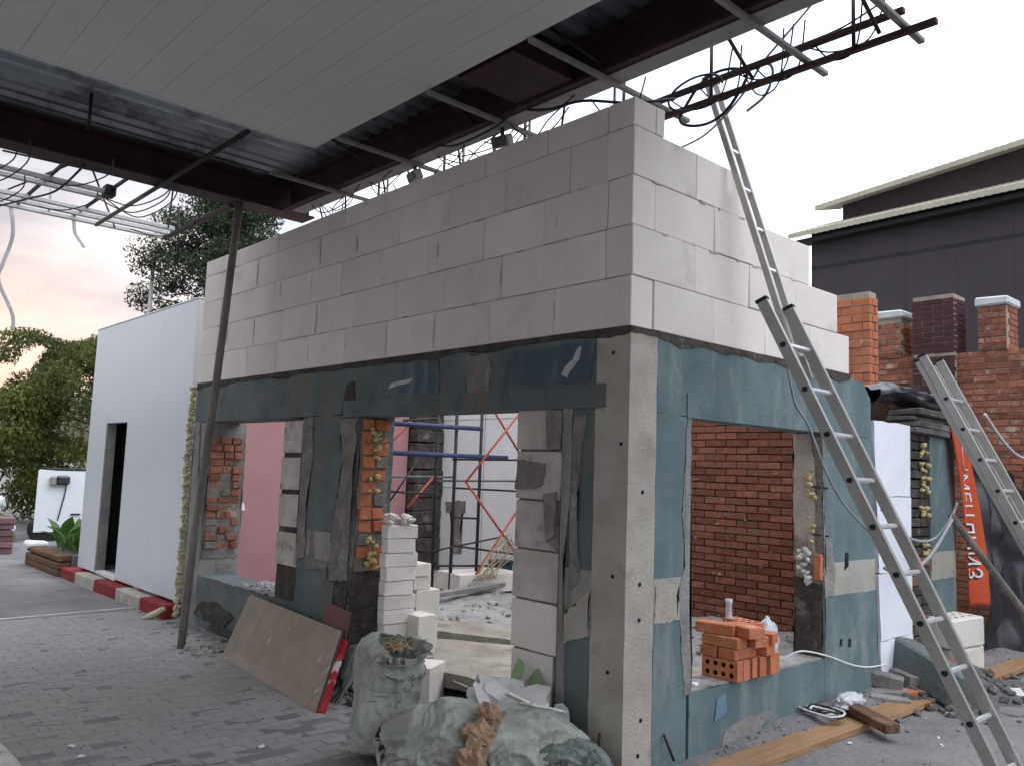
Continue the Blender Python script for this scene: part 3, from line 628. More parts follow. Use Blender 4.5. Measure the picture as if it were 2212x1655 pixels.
# outer frame at the back/right side
for z, x1, m in ((4.05, 1.24, RUST), (3.93, 1.40, FASC)):
    box('frame_tube', RUST, CAN, -4.6, x1, .632, .668, z-.017, z+.017)
for x in (-3.6, -2.6, -1.6, -.62, .08, .98): tube('frame_hanger', RUST, CAN, [(x, .63, 3.93), (x, .63, 4.30)], .012, 6)
for x in (-3.1, -2.05, -1.3, -.5): tube('frame_hanger', PALE, CAN, [(x, .40, 3.2), (x, .40, 4.3)], .012, 6)
# outer frame on the far left side
for x, z, y1, m in ((-5.03, 4.0, -1.36, PALE), (-5.22, 4.0, -1.30, PALE), (-5.78, 4.0, -.45, PALE), (-5.98, 4.0, -.42, PALE), (-6.2, 4.0, -.40, PALE)):
    box('frame_tube', m, CAN, x-.025, x+.025, -9.6, y1, z-.02, z+.02)
for y in (-1.8, -2.6, -1.3): B().box(-6.24, -4.56, y-.012, y+.012, 4.02, 4.045).build('frame_tie', DARK, CAN)
box('frame_bracket', DARK, CAN, -5.10, -4.98, -1.36, -1.27, 3.96, 4.06)
box('frame_tube', RUST, CAN, -6.2, -4.5, -.42, -.37, 3.97, 4.01)
for y in (-2.3, -1.55): tube('frame_hanger', PALE, CAN, [(-6.1, y, 3.99), (-6.1, y, 4.35)], .012, 6)
for i, (a, c) in enumerate((((-6.2, -.9, 3.99), (-5.0, -1.5, 4.2)), ((-6.2, -2.1, 3.99), (-5.1, -1.6, 4.22)), ((-6.1, -2.9, 3.98), (-5.0, -2.5, 4.2)), ((-5.8, -.5, 3.99), (-4.6, -.9, 4.2)), ((-4.9, -2.2, 4.1), (-4.5, -1.4, 4.0)), ((-5.0, -.7, 4.0), (-4.9, -.7, 3.4)))):
    tube('tie_rod', DARK, CAN, [a, c], .009, 6)
for x in (-3.9, -3.45, -2.85, -2.5, -1.85, -1.45, -.75): tube('tie_rod', DARK, CAN, [(x, .19, 3.99), (x+rnd.uniform(-.12, .12), .24, 3.66)], .008, 6)
for x in (-3.0, -1.7, -.5): tube('tie_rod', DARK, CAN, [(x, -.3, 4.29), (x+.25, .06, 4.02)], .010, 6)
for x in (.35, 1.1): tube('frame_diagonal', RUST, CAN, [(x, .2, 4.25), (x+.02, .63, 3.96)], .011, 6)
for y in (-1.9, -3.4): tube('tie_rod', DARK, CAN, [(-3.6, y, 4.28), (-3.6, y, 4.0)], .012, 6)
for i in range(16):
    x = rnd.uniform(-4.0, -.2); w = rnd.uniform(.3, .9); d = rnd.uniform(.05, .22); y0 = rnd.uniform(.1, .3)
    tube('wire', BLK, CAN, spline([(x, y0, 4.0), (x+w*.3, y0+rnd.uniform(-.05, .1), 4.0-d), (x+w*.7, y0+rnd.uniform(-.05, .1), 4.0-d*.8), (x+w, y0, 4.0)], 6), .005, 5)
for i in range(9):
    y = rnd.uniform(-2.6, -.5); x = rnd.uniform(-6.2, -5.0); d = rnd.uniform(.05, .2)
    tube('wire', BLK, CAN, spline([(x, y, 4.0), (x+.3, y+.2, 4.0-d), (x+.7, y+.35, 4.0-d*.5), (x+1.0, y+.3, 4.02)], 6), .006, 5)
for i in range(7):
    x = rnd.uniform(-.3, .9); w = rnd.uniform(.2, .6); d = rnd.uniform(.06, .2)
    tube('wire', BLK, CAN, spline([(x, .66, 4.05), (x+w*.3, .66, 4.05-d), (x+w*.7, .64, 4.02-d*.7), (x+w, .5, 4.12)], 6), .005, 5)
# leaning support post
PO = B().tube([(-4.655, -.50, -.07), (-4.60, -.47, 1.0), (-4.50, -.42, 2.3), (-4.41, -.36, 4.0)], .035, 10).build('support_post', POSTM, None, True)
tag(PO, 'weathered brown post holding the canopy beam in front of the blocks', 'post')
b = B()
for i in range(60): b.rock((-4.62+rnd.gauss(0, .16)+.15, -.48+rnd.gauss(0, .09)+.1, -.05), rnd.uniform(.012, .045))
tag(b.build('post_rubble', RUB), 'small grey rubble heaped around the foot of the brown post', 'rubble', kind='stuff')
# torn film strips hanging from the left frame
for i, pts in enumerate(([(-6.2, -2.05, 3.98), (-6.2, -2.03, 3.75), (-6.2, -2.1, 3.45), (-6.2, -2.14, 3.2), (-6.2, -2.06, 3.02)],
                         [(-6.2, -1.86, 3.98), (-6.2, -1.82, 3.7), (-6.2, -1.88, 3.4), (-6.2, -1.9, 3.25), (-6.2, -1.76, 2.95), (-6.2, -1.74, 2.8)],
                         [(-6.2, -1.30, 3.98), (-6.2, -1.27, 3.85), (-6.2, -1.18, 3.72)])):
    P = spline(pts, 6)
    b = B(); b.grid(lambda u, v: P[min(int(u*(len(P)-1)+.5), len(P)-1)]+Vector((0, .035*(v-.5), 0))+Vector((.01*math.sin(u*9+v), 0, 0)), len(P)-1, 2)
    o = b.build('film_strip', mat('film_%d' % i, (.72, .72, .75), sc=4, rough=.4, bump=0, trans=.65, alpha=.55), None, True); mdf = o.modifiers.new('t', 'SOLIDIFY'); mdf.thickness = .0015
    tag(o, ('longest', 'second', 'shortest')[i] and ('pale film strip hanging from the left frame, nearest the picture edge', 'long kinked pale film strip hanging from the left canopy frame', 'short pale film strip dangling from the left canopy frame')[i], 'film strip', 'film strips on the canopy frame')
# floodlights on the beam
def flood(loc, rz, label):
    t = thing('floodlight', label, 'floodlight', loc, 'floodlights under the canopy beam')
    o = B().box(-.075, .075, -.035, .035, -.04, .04, .008).build('housing', FASC, t); o.rotation_euler = (R(25), 0, rz)
    o = B().box(-.06, .06, -.042, -.036, -.03, .03, .002).build('lens', GLASS, t); o.rotation_euler = (R(25), 0, rz)
    B().box(-.010, .010, -.01, .01, .035, .11).build('bracket', DARK, t)
flood((-1.30, .14, 3.89), .2, 'grey floodlight under the beam near the pale block corner')
flood((-2.33, .14, 3.89), -.2, 'grey floodlight under the beam further left above the blocks')

# ================================================================== CABLES on the canopy
def cable(name, pts, r, m, label, cat='cable', n=6):
    return tag(tube(name, m, None, spline(pts, 8), r, n), label, cat)
ring = [(.07+.24*math.cos(a), .66+.02*math.sin(3*a), 3.95+.14*math.sin(a)+.05*math.cos(a)) for a in [i*math.pi*2/18 for i in range(19)]]
cable('cable_loop', ring, .010, BLK, 'thick black cable coiled round the brown frame tubes above the ladder')
ring = [(-.02+.20*math.cos(a), .60, 3.99+.10*math.sin(a)) for a in [i*math.pi*2/18 for i in range(17)]]
cable('cable_loop', ring, .008, BLK, 'smaller black cable loop hanging beside the thick coil on the frame')
cable('hanging_cable', [(-.14, .60, 3.66), (.0, .66, 3.72), (.15, .66, 3.80), (.30, .66, 3.92), (.42, .66, 4.06), (.55, .66, 4.16), (.76, .66, 4.32)], .007, GREYCBL, 'grey cable rising from the block wall top past the frame tubes')
cable('hanging_cable', [(.30, .68, 3.80), (.42, .68, 3.86), (.47, .68, 3.97), (.44, .68, 4.05), (.30, .67, 4.08)], .009, GREYCBL, 'pale grey cable bowed out to the right of the frame tubes')
cable('hanging_cable', [(.58, .68, 4.09), (.86, .67, 4.09), (1.01, .67, 4.12), (1.16, .66, 4.16)], .006, BLK, 'thin black cable sagging between the outer ends of the frame tubes')
cable('hanging_cable', [(-1.9, .02, 3.99), (-1.6, -.02, 3.90), (-1.2, .0, 3.93), (-.95, .0, 4.02)], .008, BLK, 'black cable drooping below the beam above the blocks')
cable('hanging_cable', [(-.95, .04, 3.98), (-.75, .06, 3.93), (-.5, .1, 3.92), (-.25, .25, 3.88), (-.1, .5, 3.94)], .010, BLK, 'black cable bundle along the beam at the top of the block corner')
cable('hanging_cable', [(-4.4, -1.7, 3.99), (-5.0, -1.75, 3.90), (-5.6, -1.85, 3.93), (-6.2, -1.95, 3.97)], .010, BLK, 'black cable sagging across the left canopy frame')

# ================================================================== LADDERS
def ladder(name, label, secs):
    t = thing(name, label, 'ladder', secs[0][0], 'aluminium ladders')
    inv = Matrix.Translation(-Vector(secs[0][0]))
    for (a, c, wv, n, r0, dpt) in secs:
        a = Vector(a); c = Vector(c); wv = Vector(wv); d = (c-a).normalized(); nrm = d.cross(wv).normalized(); ln = (c-a).length
        for s in (0, 1):
            o_ = a+wv*s; M = Matrix((wv.normalized(), d, nrm)).transposed().to_4x4(); M.translation = o_+d*ln/2
            b = B(); b.obox(M, .026, ln, dpt, .003); st = b.build('stile', ALU, t); st.matrix_parent_inverse = inv
            if dpt > .05:
                sg = -1 if s == 0 else 1
                for i in range(n):
                    p = a+d*(r0+i*.28)+wv*s
                    B().tube([p+wv.normalized()*sg*.0115, p+wv.normalized()*sg*.0165], .018, 10).build('rung_hole_shade', BLK, st)  # black disc paints the shade inside the stile hole
            e = B(); M2 = M.copy(); M2.translation = o_+d*(ln+.008); e.obox(M2, .032, .022, dpt+.006, .003); q = e.build('end_cap', BLK, t); q.matrix_parent_inverse = inv
        for i in range(n):
            p = a+d*(r0+i*.28); M = Matrix((wv.normalized(), d, nrm)).transposed().to_4x4(); M.translation = p+wv/2
            rg = B().obox(M, wv.length-.028, .028, .028, .006).build('rung', ALUB, t); rg.matrix_parent_inverse = inv
    return t
F = Vector((1.36, 1.50, .0)); Tl = Vector((.38, .73, 2.64)); D_ = (Tl-F)
ladder('extension_ladder', 'long aluminium extension ladder leaning on the stepped block wall', [
    (F, Tl, (0, .295, 0), 10, .12, .070),
    (Vector((.45, 1.03, 2.22)), Vector((-.125, .875, 4.21)), (0, .115, 0), 7, .15, .042)])
ladder('extension_ladder', 'shorter aluminium ladder leaning on the wall stub by the orange banner', [
    ((1.20, 4.52, 0), (.10, 3.74, 2.70), (0, .36, 0), 10, .1, .07), ((.985, 4.42, .405), (.05, 3.757, 2.66), (0, .33, 0), 8, .16, .045)])

# ================================================================== RIGHT SIDE: wall stub, polystyrene, tarp, banner
PS = thing('polystyrene_column', 'white polystyrene slabs standing edge-on beside the blue wall corner', 'insulation', (0, 3.1, 0))
zz = -.02
for i, h in enumerate((.42, .52, .60, .60)):
    y0 = 3.10-.05*zz+.02; o = B().prism(ragged([(y0+rnd.uniform(0, .02), zz), (3.70, zz), (3.715, zz+h-.006), (y0-.02, zz+h-.006)], .05, .010, 90+i, keep=(1,)), 'x', -.12, -.004).build('polystyrene_slab', POLY, PS)
    o.matrix_parent_inverse = Matrix.Translation((0, -3.1, 0)); zz += h
STB = thing('wall_stub', 'broken blue and grey wall stub right of the white polystyrene', 'wall', (0, 4.3, 0))
sinv = Matrix.Translation((0, -4.3, 0))
def sp(name, m, *a, **k): o = box(name, m, STB, *a, **k); o.matrix_parent_inverse = sinv; return o
o = B().prism(ragged([(4.16, -.1), (4.72, -.1), (4.72, 2.05), (4.16, 2.06)], .06, .02, 95), 'x', -.20, -.02).build('blue_panel', BLUE, STB); o.matrix_parent_inverse = sinv
z = -.05; k = 0
while z < 2.05:
    sp('broken_brick', BROLD if rnd.random() < .18 else MORTD, -.2, -.03+rnd.uniform(-.015, .012), 3.74, 4.15+rnd.uniform(-.03, .02), z, z+.072, bev=.006, jit=.006); z += .082
z = 2.06
for i in range(4): sp('loose_slab', RUBD, -.24+rnd.uniform(-.04, .02), -.0+rnd.uniform(-.02, .05), 3.76+rnd.uniform(0, .1), 4.62+rnd.uniform(-.15, .05), z, z+.05, bev=.008, jit=.012); z += .053
b = B()
for zz in (1.92, 1.74, 1.40, 1.10, 1.62):
    for i in range(8): b.rock((-.01, 4.0+rnd.uniform(-.07, .1), zz+rnd.uniform(-.07, .07)), rnd.uniform(.015, .035))
o = tag(b.build('foam_lump', FOAM, STB, True), kind='stuff'); o.matrix_parent_inverse = sinv
# black tarp rolled on the stub
def tp(u, v):
    y = 3.40+u*1.75; a = v*math.pi*2; r = .07+.035*nz3((u*5, math.cos(a), math.sin(a)), 1.7, 3)+.02*math.sin(a*4+u*8)
    return (-.22+r*1.5*math.cos(a), y, 2.36+.10*u+.03*math.sin(u*7)+r*.9*math.sin(a))
tag(B().grid(tp, 40, 20).build('rolled_tarp', TARP, None, True), 'black plastic tarp rolled along the top of the broken wall stub', 'tarp')
# hanging dark tarp behind the second ladder
def tp2(u, v):
    top = 2.15-1.0*u; z = top*(1-v)+.02; y = 5.02+u*2.5+.15*v; f = max(-.7, 1-abs(nz3((u*6+.5*nz3((u*3, v*3, 0), 1.3, 4), v*1.4, 0), 1.1, 8))*3.2)
    return (-.02+.10*f+.06*nz3((u*3, v*4, 0), 2, 8)+.25*v*(.4+u*.4), y, z)
o = tag(B().grid(tp2, 90, 50).build('hanging_tarp', TARP, None, True), 'dark plastic sheet hanging in folds right of the orange banner', 'tarp')
o.modifiers.new('t', 'SOLIDIFY').thickness = .003
# orange banner with white lettering, hanging in a narrow fold
BN = thing('orange_banner', 'narrow orange banner with white vertical lettering hanging on the wall stub', 'banner', (.02, 4.85, 1.3))
binv = Matrix.Translation((-.02, -4.85, -1.3))
def bnp(u, v, off=0):
    z = 2.24-v*1.70; yc = 4.66+.32*v; w = .38-.06*v
    return Vector((.03+.03*math.sin(u*5+v*4)+.03*u+off+.05*v, yc+(u-.5)*w, z))
o = B().grid(lambda u, v: bnp(u, v), 12, 50).build('cloth', BANN, BN, True); o.matrix_parent_inverse = binv; o.modifiers.new('t', 'SOLIDIFY').thickness = .002
def on_banner(name, body, v0, v1, u0, u1, m, off):
    cu = bpy.data.curves.new(name, 'FONT'); cu.body = body; cu.size = 1; cu.align_x = 'LEFT'; cu.resolution_u = 3
    ob = bpy.data.objects.new(name, cu); COL.objects.link(ob); bpy.context.view_layer.update()
    dg = bpy.context.evaluated_depsgraph_get(); me = bpy.data.meshes.new_from_object(ob.evaluated_get(dg)); bpy.data.objects.remove(ob)
    bm = bmesh.new(); bm.from_mesh(me); bmesh.ops.triangulate(bm, faces=bm.faces); bmesh.ops.subdivide_edges(bm, edges=bm.edges, cuts=1)
    xs = [v.co.x for v in bm.verts]; ys = [v.co.y for v in bm.verts]; X0, X1, Y0, Y1 = min(xs), max(xs), min(ys), max(ys)
    for v in bm.verts:
        s = (v.co.x-X0)/(X1-X0); t = (v.co.y-Y0)/(Y1-Y0)
        v.co = bnp(u1+(u0-u1)*(1-t), v0+(v1-v0)*s, off)
    bm.to_mesh(me); bm.free(); me.materials.clear(); me.materials.append(m)
    o = bpy.data.objects.new(name, me); link(o, BN); o.matrix_parent_inverse = binv; return o
on_banner('lettering', 'МЕЦ', .30, .53, .22, .78, BANW, .007)
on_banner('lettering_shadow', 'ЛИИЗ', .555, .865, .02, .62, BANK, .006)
on_banner('lettering', 'ЛИИЗ', .545, .855, .08, .70, BANW, .009)
ringp = [bnp(.75+.42*math.cos(a), .19+.085*math.sin(a), .008) for a in [math.pi*(.45+i*.85/14) for i in range(15)]]
o = B().tube(ringp, .006, 5).build('circle_mark', BANW, BN); o.matrix_parent_inverse = binv
# dark pole leaning across the banner
tag(tube('leaning_pole', POSTM, None, [(.20, 4.02, 1.37), (.34, 4.45, .95), (.55, 5.15, .30), (.62, 5.42, .0)], .032, 8), 'dark crooked pole leaning across the lower half of the orange banner', 'pole')
# grey cables tied at the pole
cable('grey_hose', [(.06, 3.0, 1.42), (.12, 3.35, 1.20), (.16, 3.75, 1.18), (.2, 4.02, 1.36), (.22, 4.1, 1.48)], .012, GREYCBL, 'upper grey hose sagging from the ladder to the leaning pole', 'hose')
cable('grey_hose', [(.10, 2.95, .98), (.14, 3.2, .92), (.2, 3.55, 1.05), (.22, 3.98, 1.34)], .015, GREYCBL, 'lower grey hose looping from the ladder up to the leaning pole', 'hose')
cable('grey_cable', [(.10, 1.50, 2.42), (.10, 1.55, 2.25), (.10, 1.63, 2.11), (.10, 1.80, 1.98), (.10, 2.02, 1.70), (.10, 2.30, 1.46), (.12, 2.70, 1.24)], .009, GREYCBL, 'grey cable drooping behind the long ladder across the blue wall')
cable('pale_cable', [(.16, 5.0, 2.30), (.2, 5.4, 2.05), (.2, 5.9, 1.93), (.2, 6.8, 1.9)], .016, PALE, 'pale cable swinging from the second ladder to the picture edge')
cable('white_string', [(-.10, 1.80, .40), (-.02, 1.90, .46), (.02, 2.2, .40), (.04, 2.5, .31), (.05, 2.76, .26), (.05, 3.08, .24)], .006, CHIPW, 'white string trailing from the window sill along the blue wall', 'string')

# ================================================================== RIGHT BACKGROUND
def brickwork(parent, x0, x1, y0, z0, z1, bl, bh, jt, m, dep=.12, side=None, brk=0, cap=300):
    me = {}
    def bmsh(w):
        w = round(w, 3)
        if w not in me: me[w] = B().box(0, w, 0, dep, 0, bh, .004, .002).build('brick', m, keep=True)
        return me[w]
    z = z0; k = 0; n = 0
    while z+bh <= z1+.001:
        x = x0; first = True
        while x < x1-.02:
            w = bl*.5 if (first and k % 2) else bl
            w = min(w, x1-x); first = False
            if w > .03 and n < cap:
                put('brick', bmsh(round(w-jt, 2)), parent, (x, y0+rnd.uniform(-.006, .006), z), (0, 0, 0)); n += 1
            x += w
        if side:
            yy = y0+dep+jt if k % 2 else y0+dep*.5+jt
            while yy < side-.02:
                w = min(bl, side-yy); q = round(w-jt, 2)
                if w > .04 and n < cap: put('brick', bmsh(q), parent, (x1+.002+rnd.uniform(-.003, .003), yy, z), (0, 0, R(90))); n += 1
                yy += w
        z += bh+jt; k += 1
P1 = thing('orange_brick_pier', 'bright orange brick pier rising just right of the stepped white blocks', 'pier', (0, 0, 0))
B().box(-2.35, -1.38, 6.012, 6.2, 0, 3.86).build('pier_core', LIME, P1)
brickwork(P1, -2.36, -1.36, 6.0, 1.9, 3.88, .26, .088, .012, BRO, side=6.2)
OW = thing('old_brick_wall', 'long old brown brick wall behind the tarp and ladders', 'wall', (0, 0, 0))
B().box(-2.4, 4.0, 7.615, 7.95, 0, 3.28).build('wall_core', LIME, OW)
brickwork(OW, -2.1, -.1, 7.6, 1.68, 3.3, .26, .065, .012, BROLD, cap=280)
b = B()
z = .02; k = 0
while z < 3.25:
    x = -.1+(.13 if k % 2 else 0)
    while x < 3.9: b.box(x, x+.248, 7.598+rnd.uniform(-.005, .005), 7.70, z, z+.065); x += .26
    if z < 1.66:
        x = -2.1
        while x < -.1: b.box(x, x+.248, 7.6, 7.70, z, z+.065); x += .26
    z += .077; k += 1
tag(b.build('brick_field', BROLD, OW), kind='stuff')
def pier(name, label, x0, x1, z1, m, core, yf, bl, bh, jt, capz=None):
    t = thing(name, label, 'pier', (0, 0, 0), 'piers on the old brick wall')
    B().box(x0+.01, x1-.012, yf+.014, yf+.4, 3.29, z1-.005).build('pier_core', core, t)
    brickwork(t, x0, x1, yf, 3.30, z1, bl, bh, jt, m, cap=90, side=yf+.4)
    if capz: B().box(x0-.03, x1+.03, yf-.03, yf+.42, z1, z1+capz, .02, .008).build('pier_cap', CAPW, t)
pier('old_brick_pier', 'old brick pier with white cap right beside the bright orange pier', -2.0, -1.66, 3.82, BROLD, LIME, 7.57, .17, .065, .012, .10)
pier('dark_brick_pier', 'dark maroon brick pier with thin pale joints, widest in the row', -1.50, -.98, 4.05, BRDK, LIME, 7.52, .26, .062, .008)
pier('old_brick_pier', 'old brick pier with white cap, rightmost in front of the dark cladding', -.73, -.40, 3.84, BROLD, LIME, 7.57, .165, .065, .012, .11)
dk = thing('dark_brick_pilaster', 'dark maroon brick pilaster below the widest pier on the old wall', 'pilaster', (0, 0, 0))
B().box(-1.49, -.99, 7.53, 7.598, 2.0, 3.29).build('core', LIME, dk); brickwork(dk, -1.50, -.98, 7.52, 2.0, 3.29, .26, .062, .008, BRDK, dep=.06, cap=80)
# dark clad building
DB = thing('dark_clad_building', 'large dark cladded building with cream roof edges behind the brick piers', 'building', (0, 0, 0))
B().prism([(-5.25, 0), (16, 0), (16, 7.10), (-5.25, 6.63)], 'y', 12, 24).build('main_wall', CLAD, DB)
for i in range(24): B().box(-5.2+.9*i, -5.19+.9*i, 11.996, 12.004, .1, 6.40).build('cladding_rib', CLAD, DB)
for z in (5.9, 5.86): B().box(-5.25, 16, 11.99, 12.003, z, z+.012).build('cladding_seam', DARK, DB)
B().prism([(-4.76, 6.50), (16, 6.50), (16, 9.26), (-4.76, 7.19)], 'y', 12.35, 24).build('upper_wall', CLAD, DB)
def sheet(x0, z0, x1, z1, y0, y1, step, amp):
    b = B(); n = int((x1-x0)/step)
    A, C = [], []
    for i in range(n*2+1):
        s = i/(n*2); x = x0+(x1-x0)*s; z = z0+(z1-z0)*s+(amp if i % 2 else 0)
        A.append((x, z))
    for (p, q) in zip(A[:-1], A[1:]):
        b.hexa([(p[0], y0, p[1]-.10), (q[0], y0, q[1]-.10), (q[0], y1, q[1]+.3-.1), (p[0], y1, p[1]+.3-.1), (p[0], y0, p[1]), (q[0], y0, q[1]), (q[0], y1, q[1]+.3), (p[0], y1, p[1]+.3)])
    return b.build('roof_edge', CREAM, DB)
sheet(-5.55, 6.56, 16, 7.03, 11.6, 12.34, .12, .012)
sheet(-5.12, 7.14, 16, 9.22, 11.9, 13.0, .12, .012)
B().prism([(-5.45, 6.36), (16, 6.84), (16, 6.92), (-5.45, 6.45)], 'y', 11.72, 11.995).build('soffit_board', DARK, DB)

# ================================================================== GROUND CLUTTER, RIGHT
PL = Matrix.Translation((.30, 3.0, .03)) @ Euler((R(.3), R(-2), R(-1.6))).to_matrix().to_4x4()
pl = B().obox(PL, .20, 5.6, .042, .004).build('long_plank', WOODO); tag(pl, 'long orange-brown timber plank lying along the foot of the blue wall', 'plank')
M = Matrix.Translation((.385, 2.07, .087)) @ Euler((R(2), R(1), R(-33))).to_matrix().to_4x4()
tag(B().obox(M, .46, .11, .06, .006).build('short_board', WOODD), 'short dark timber offcut lying across the long plank', 'board')
M = Matrix.Translation((.26, 3.36, .19)) @ Euler((R(-14), R(12), R(-28))).to_matrix().to_4x4()
b = B(); b.obox(M, .78, .30, .26, .02)
tag(b.build('concrete_lump', BLUED), 'broken blue painted concrete lump resting on the long plank', 'concrete lump')
# two perforated white blocks, one on the other
for i, (lx, ly, z0, rz, lab) in enumerate(((.06, 4.36, .0, -4, 'white perforated block, lower of two behind the long ladder'), (.055, 4.33, .252, -9, 'white perforated block, upper of two behind the long ladder'))):
    t = thing('perforated_block', lab, 'block', (lx, ly, z0), 'perforated white blocks'); t.rotation_euler.z = R(rz)
    B().box(-.19, .15, -.24, .30, 0, .245, .014, .006).build('body', WHT, t)
    for a in range(3):
        for c in range(4): B().tube([(-.10+.085*a, -.13+.11*c, .235), (-.10+.085*a, -.13+.11*c, .2485)], .015, 8).build('perforation_shade', MORT, t)  # grey discs paint the shaded openings on a solid body
# loose bricks and stones
def loose(name, m, loc, rot, size, label, group='loose bricks beside the blue wall', cat='brick'):
    b = B(); M = Matrix.Identity(4); b.obox(M, *size, .006); o = b.build(name, m); o.location = loc; o.rotation_euler = tuple(R(a) for a in rot); return tag(o, label, cat, group)
loose('paving_stone', GREYC, (-.02+.10, 3.02, .13), (4, 8, 20), (.22, .12, .10), 'grey stone block, upper left one of the pile by the blue wall')
loose('paving_stone', GREYC, (.14, 3.24, .12), (-6, 3, -30), (.24, .15, .11), 'grey stone block, upper right one of the pile by the blue wall')
loose('paving_stone', GREYC, (.11, 2.94, .05), (2, -3, 35), (.26, .13, .07), 'flat grey stone in the middle of the pile by the blue wall')
loose('paving_stone', GREYC, (.19, 2.80, .04), (0, 2, 28), (.27, .13, .065), 'long grey kerb piece, lowest and nearest of the pile by the blue wall')
loose('red_brick', BRO, (.235, 3.10, .05), (3, 0, 60), (.20, .11, .075), 'single red brick beside the grey stone pile')
loose('red_brick', BROLD, (.28, 3.72, .20), (25, 10, 40), (.18, .11, .07), 'red brick wedged behind the long ladder near the white blocks')
loose('white_tile', CHIPW, (.62, 3.98, .02), (8, -6, 30), (.20, .17, .015), 'white tile fragment lying right of the long ladder foot', None, 'tile')
loose('white_tile', CHIPW, (-.08, .73, .392), (4, -3, 10), (.07, .05, .02), 'small white chip on the sill below the brick pile', None, 'tile')
# heap of soil and stones at the wall corner
def heap(u, v):
    x = -.3+u*1.3; y = 2.9+v*2.6; r = math.hypot((x-.12)/.55, (y-3.75)/.85)
    return (x, y, max(-.02, .20*math.exp(-r*r*1.6)+.03*nz3((x, y, 0), 5)+.015*nz3((x, y, 1), 15)-.02))
tag(B().grid(heap, 70, 110).build('rubble_heap', RUBD, None, True), 'low heap of dark grey rubble at the foot of the polystyrene', 'rubble', kind='stuff')
b = B()
for i in range(460):
    a = rnd.gauss(0, 1); x = .12+rnd.gauss(0, .26); y = 3.6+rnd.gauss(0, .55)
    if x < .02 and y < 3.05: continue
    h = .20*math.exp(-1.6*(((x-.12)/.55)**2+((y-3.75)/.85)**2)); b.rock((x, y, h), rnd.uniform(.012, .05))
tag(b.build('rubble_stones', RUBD), 'scattered grey stones over the rubble heap by the polystyrene', 'rubble', kind='stuff')
b = B()
for i in range(800):
    y = rnd.uniform(.25, 5.6); x = .02+abs(rnd.gauss(0, .22)) if rnd.random() < .6 else rnd.uniform(.05, 2.0); b.rock((x, y, gh(x, y)), rnd.choice((.003, .004, .005, .007, .009, .016)))
tag(b.build('gravel', RUBG), 'fine grey gravel strewn along the blue wall', 'gravel', kind='stuff')
b = B()
for i in range(46):
    y = rnd.uniform(.4, 5.5); x = rnd.uniform(.08, 1.6); b.rock((x, y, gh(x, y)+.003), rnd.choice((.005, .006, .008, .012, .02)), .5)
tag(b.build('white_chips', CHIPW), 'tiny white mortar chips scattered on the ground by the ladder', 'chips', kind='stuff')
b = B()
for i in range(240):
    x = rnd.uniform(-6, -.2); y = -.02-abs(rnd.gauss(0, .10)) if rnd.random() < .5 else rnd.uniform(-2.3, -.1); b.rock((x, y, -.052 if x < -1 else gh(x, y)), rnd.choice((.004, .006, .008, .016 if y > -.4 else .006)))
tag(b.build('grit', RUBD), 'grit and small crumbs scattered over the forecourt pavers', 'grit', kind='stuff')
for i, (x, y, a, lab) in enumerate(((-2.42, -1.99, 20, 'small white scrap on the forecourt near the bottom left corner'), (-2.21, -2.0, 70, 'second white scrap on the forecourt beside the first one'), (-1.78, -1.14, 140, 'tiny white scrap on the forecourt in front of the chipboard'))):
    rs = random.Random(i); o = B().prism([(math.cos(k*.7)*rs.uniform(.012, .035), math.sin(k*.7)*rs.uniform(.010, .022)) for k in range(9)], 'z', 0, .004).build('white_scrap', CHIPW); o.location = (x, y, -.048); o.rotation_euler = (.06, -.05, R(a)); tag(o, lab, 'scrap', 'white scraps on the forecourt')
# coil of cable and plastic bag
t = thing('cable_coil', 'coiled black and white cable on the ground below the blue wall', 'cable', (.15, 1.90, .075))
for i in range(7):
    r_ = .055+.011*i; pts = [(r_*1.25*math.cos(a)+rnd.uniform(-.01, .01)-.01*i*.3, r_*.9*math.sin(a)+rnd.uniform(-.01, .01), .012+.008*(i % 4)+.006*math.sin(a*2+i)) for a in [j*2*math.pi/16 for j in range(16)]]
    B().tube(pts, .007, 6, True).build('cable_turn', BLK if i % 2 else CHIPW, t, True)
def bag(u, v):
    a = u*math.pi*2; p = v*math.pi; r = 1+.30*nz3((math.cos(a)*math.sin(p), math.sin(a)*math.sin(p), math.cos(p)), 2.6, 4)+.12*nz3((math.cos(a)*math.sin(p), math.sin(a)*math.sin(p), math.cos(p)), 7, 5)
    return (.17+.075*r*math.sin(p)*math.cos(a)+.0, 2.22+.14*r*math.cos(p), .12+.06*r*math.sin(p)*math.sin(a))
tag(B().grid(bag, 36, 28).build('plastic_bag', PBAG, None, True), 'crumpled clear plastic bag beside the cable coil', 'bag')

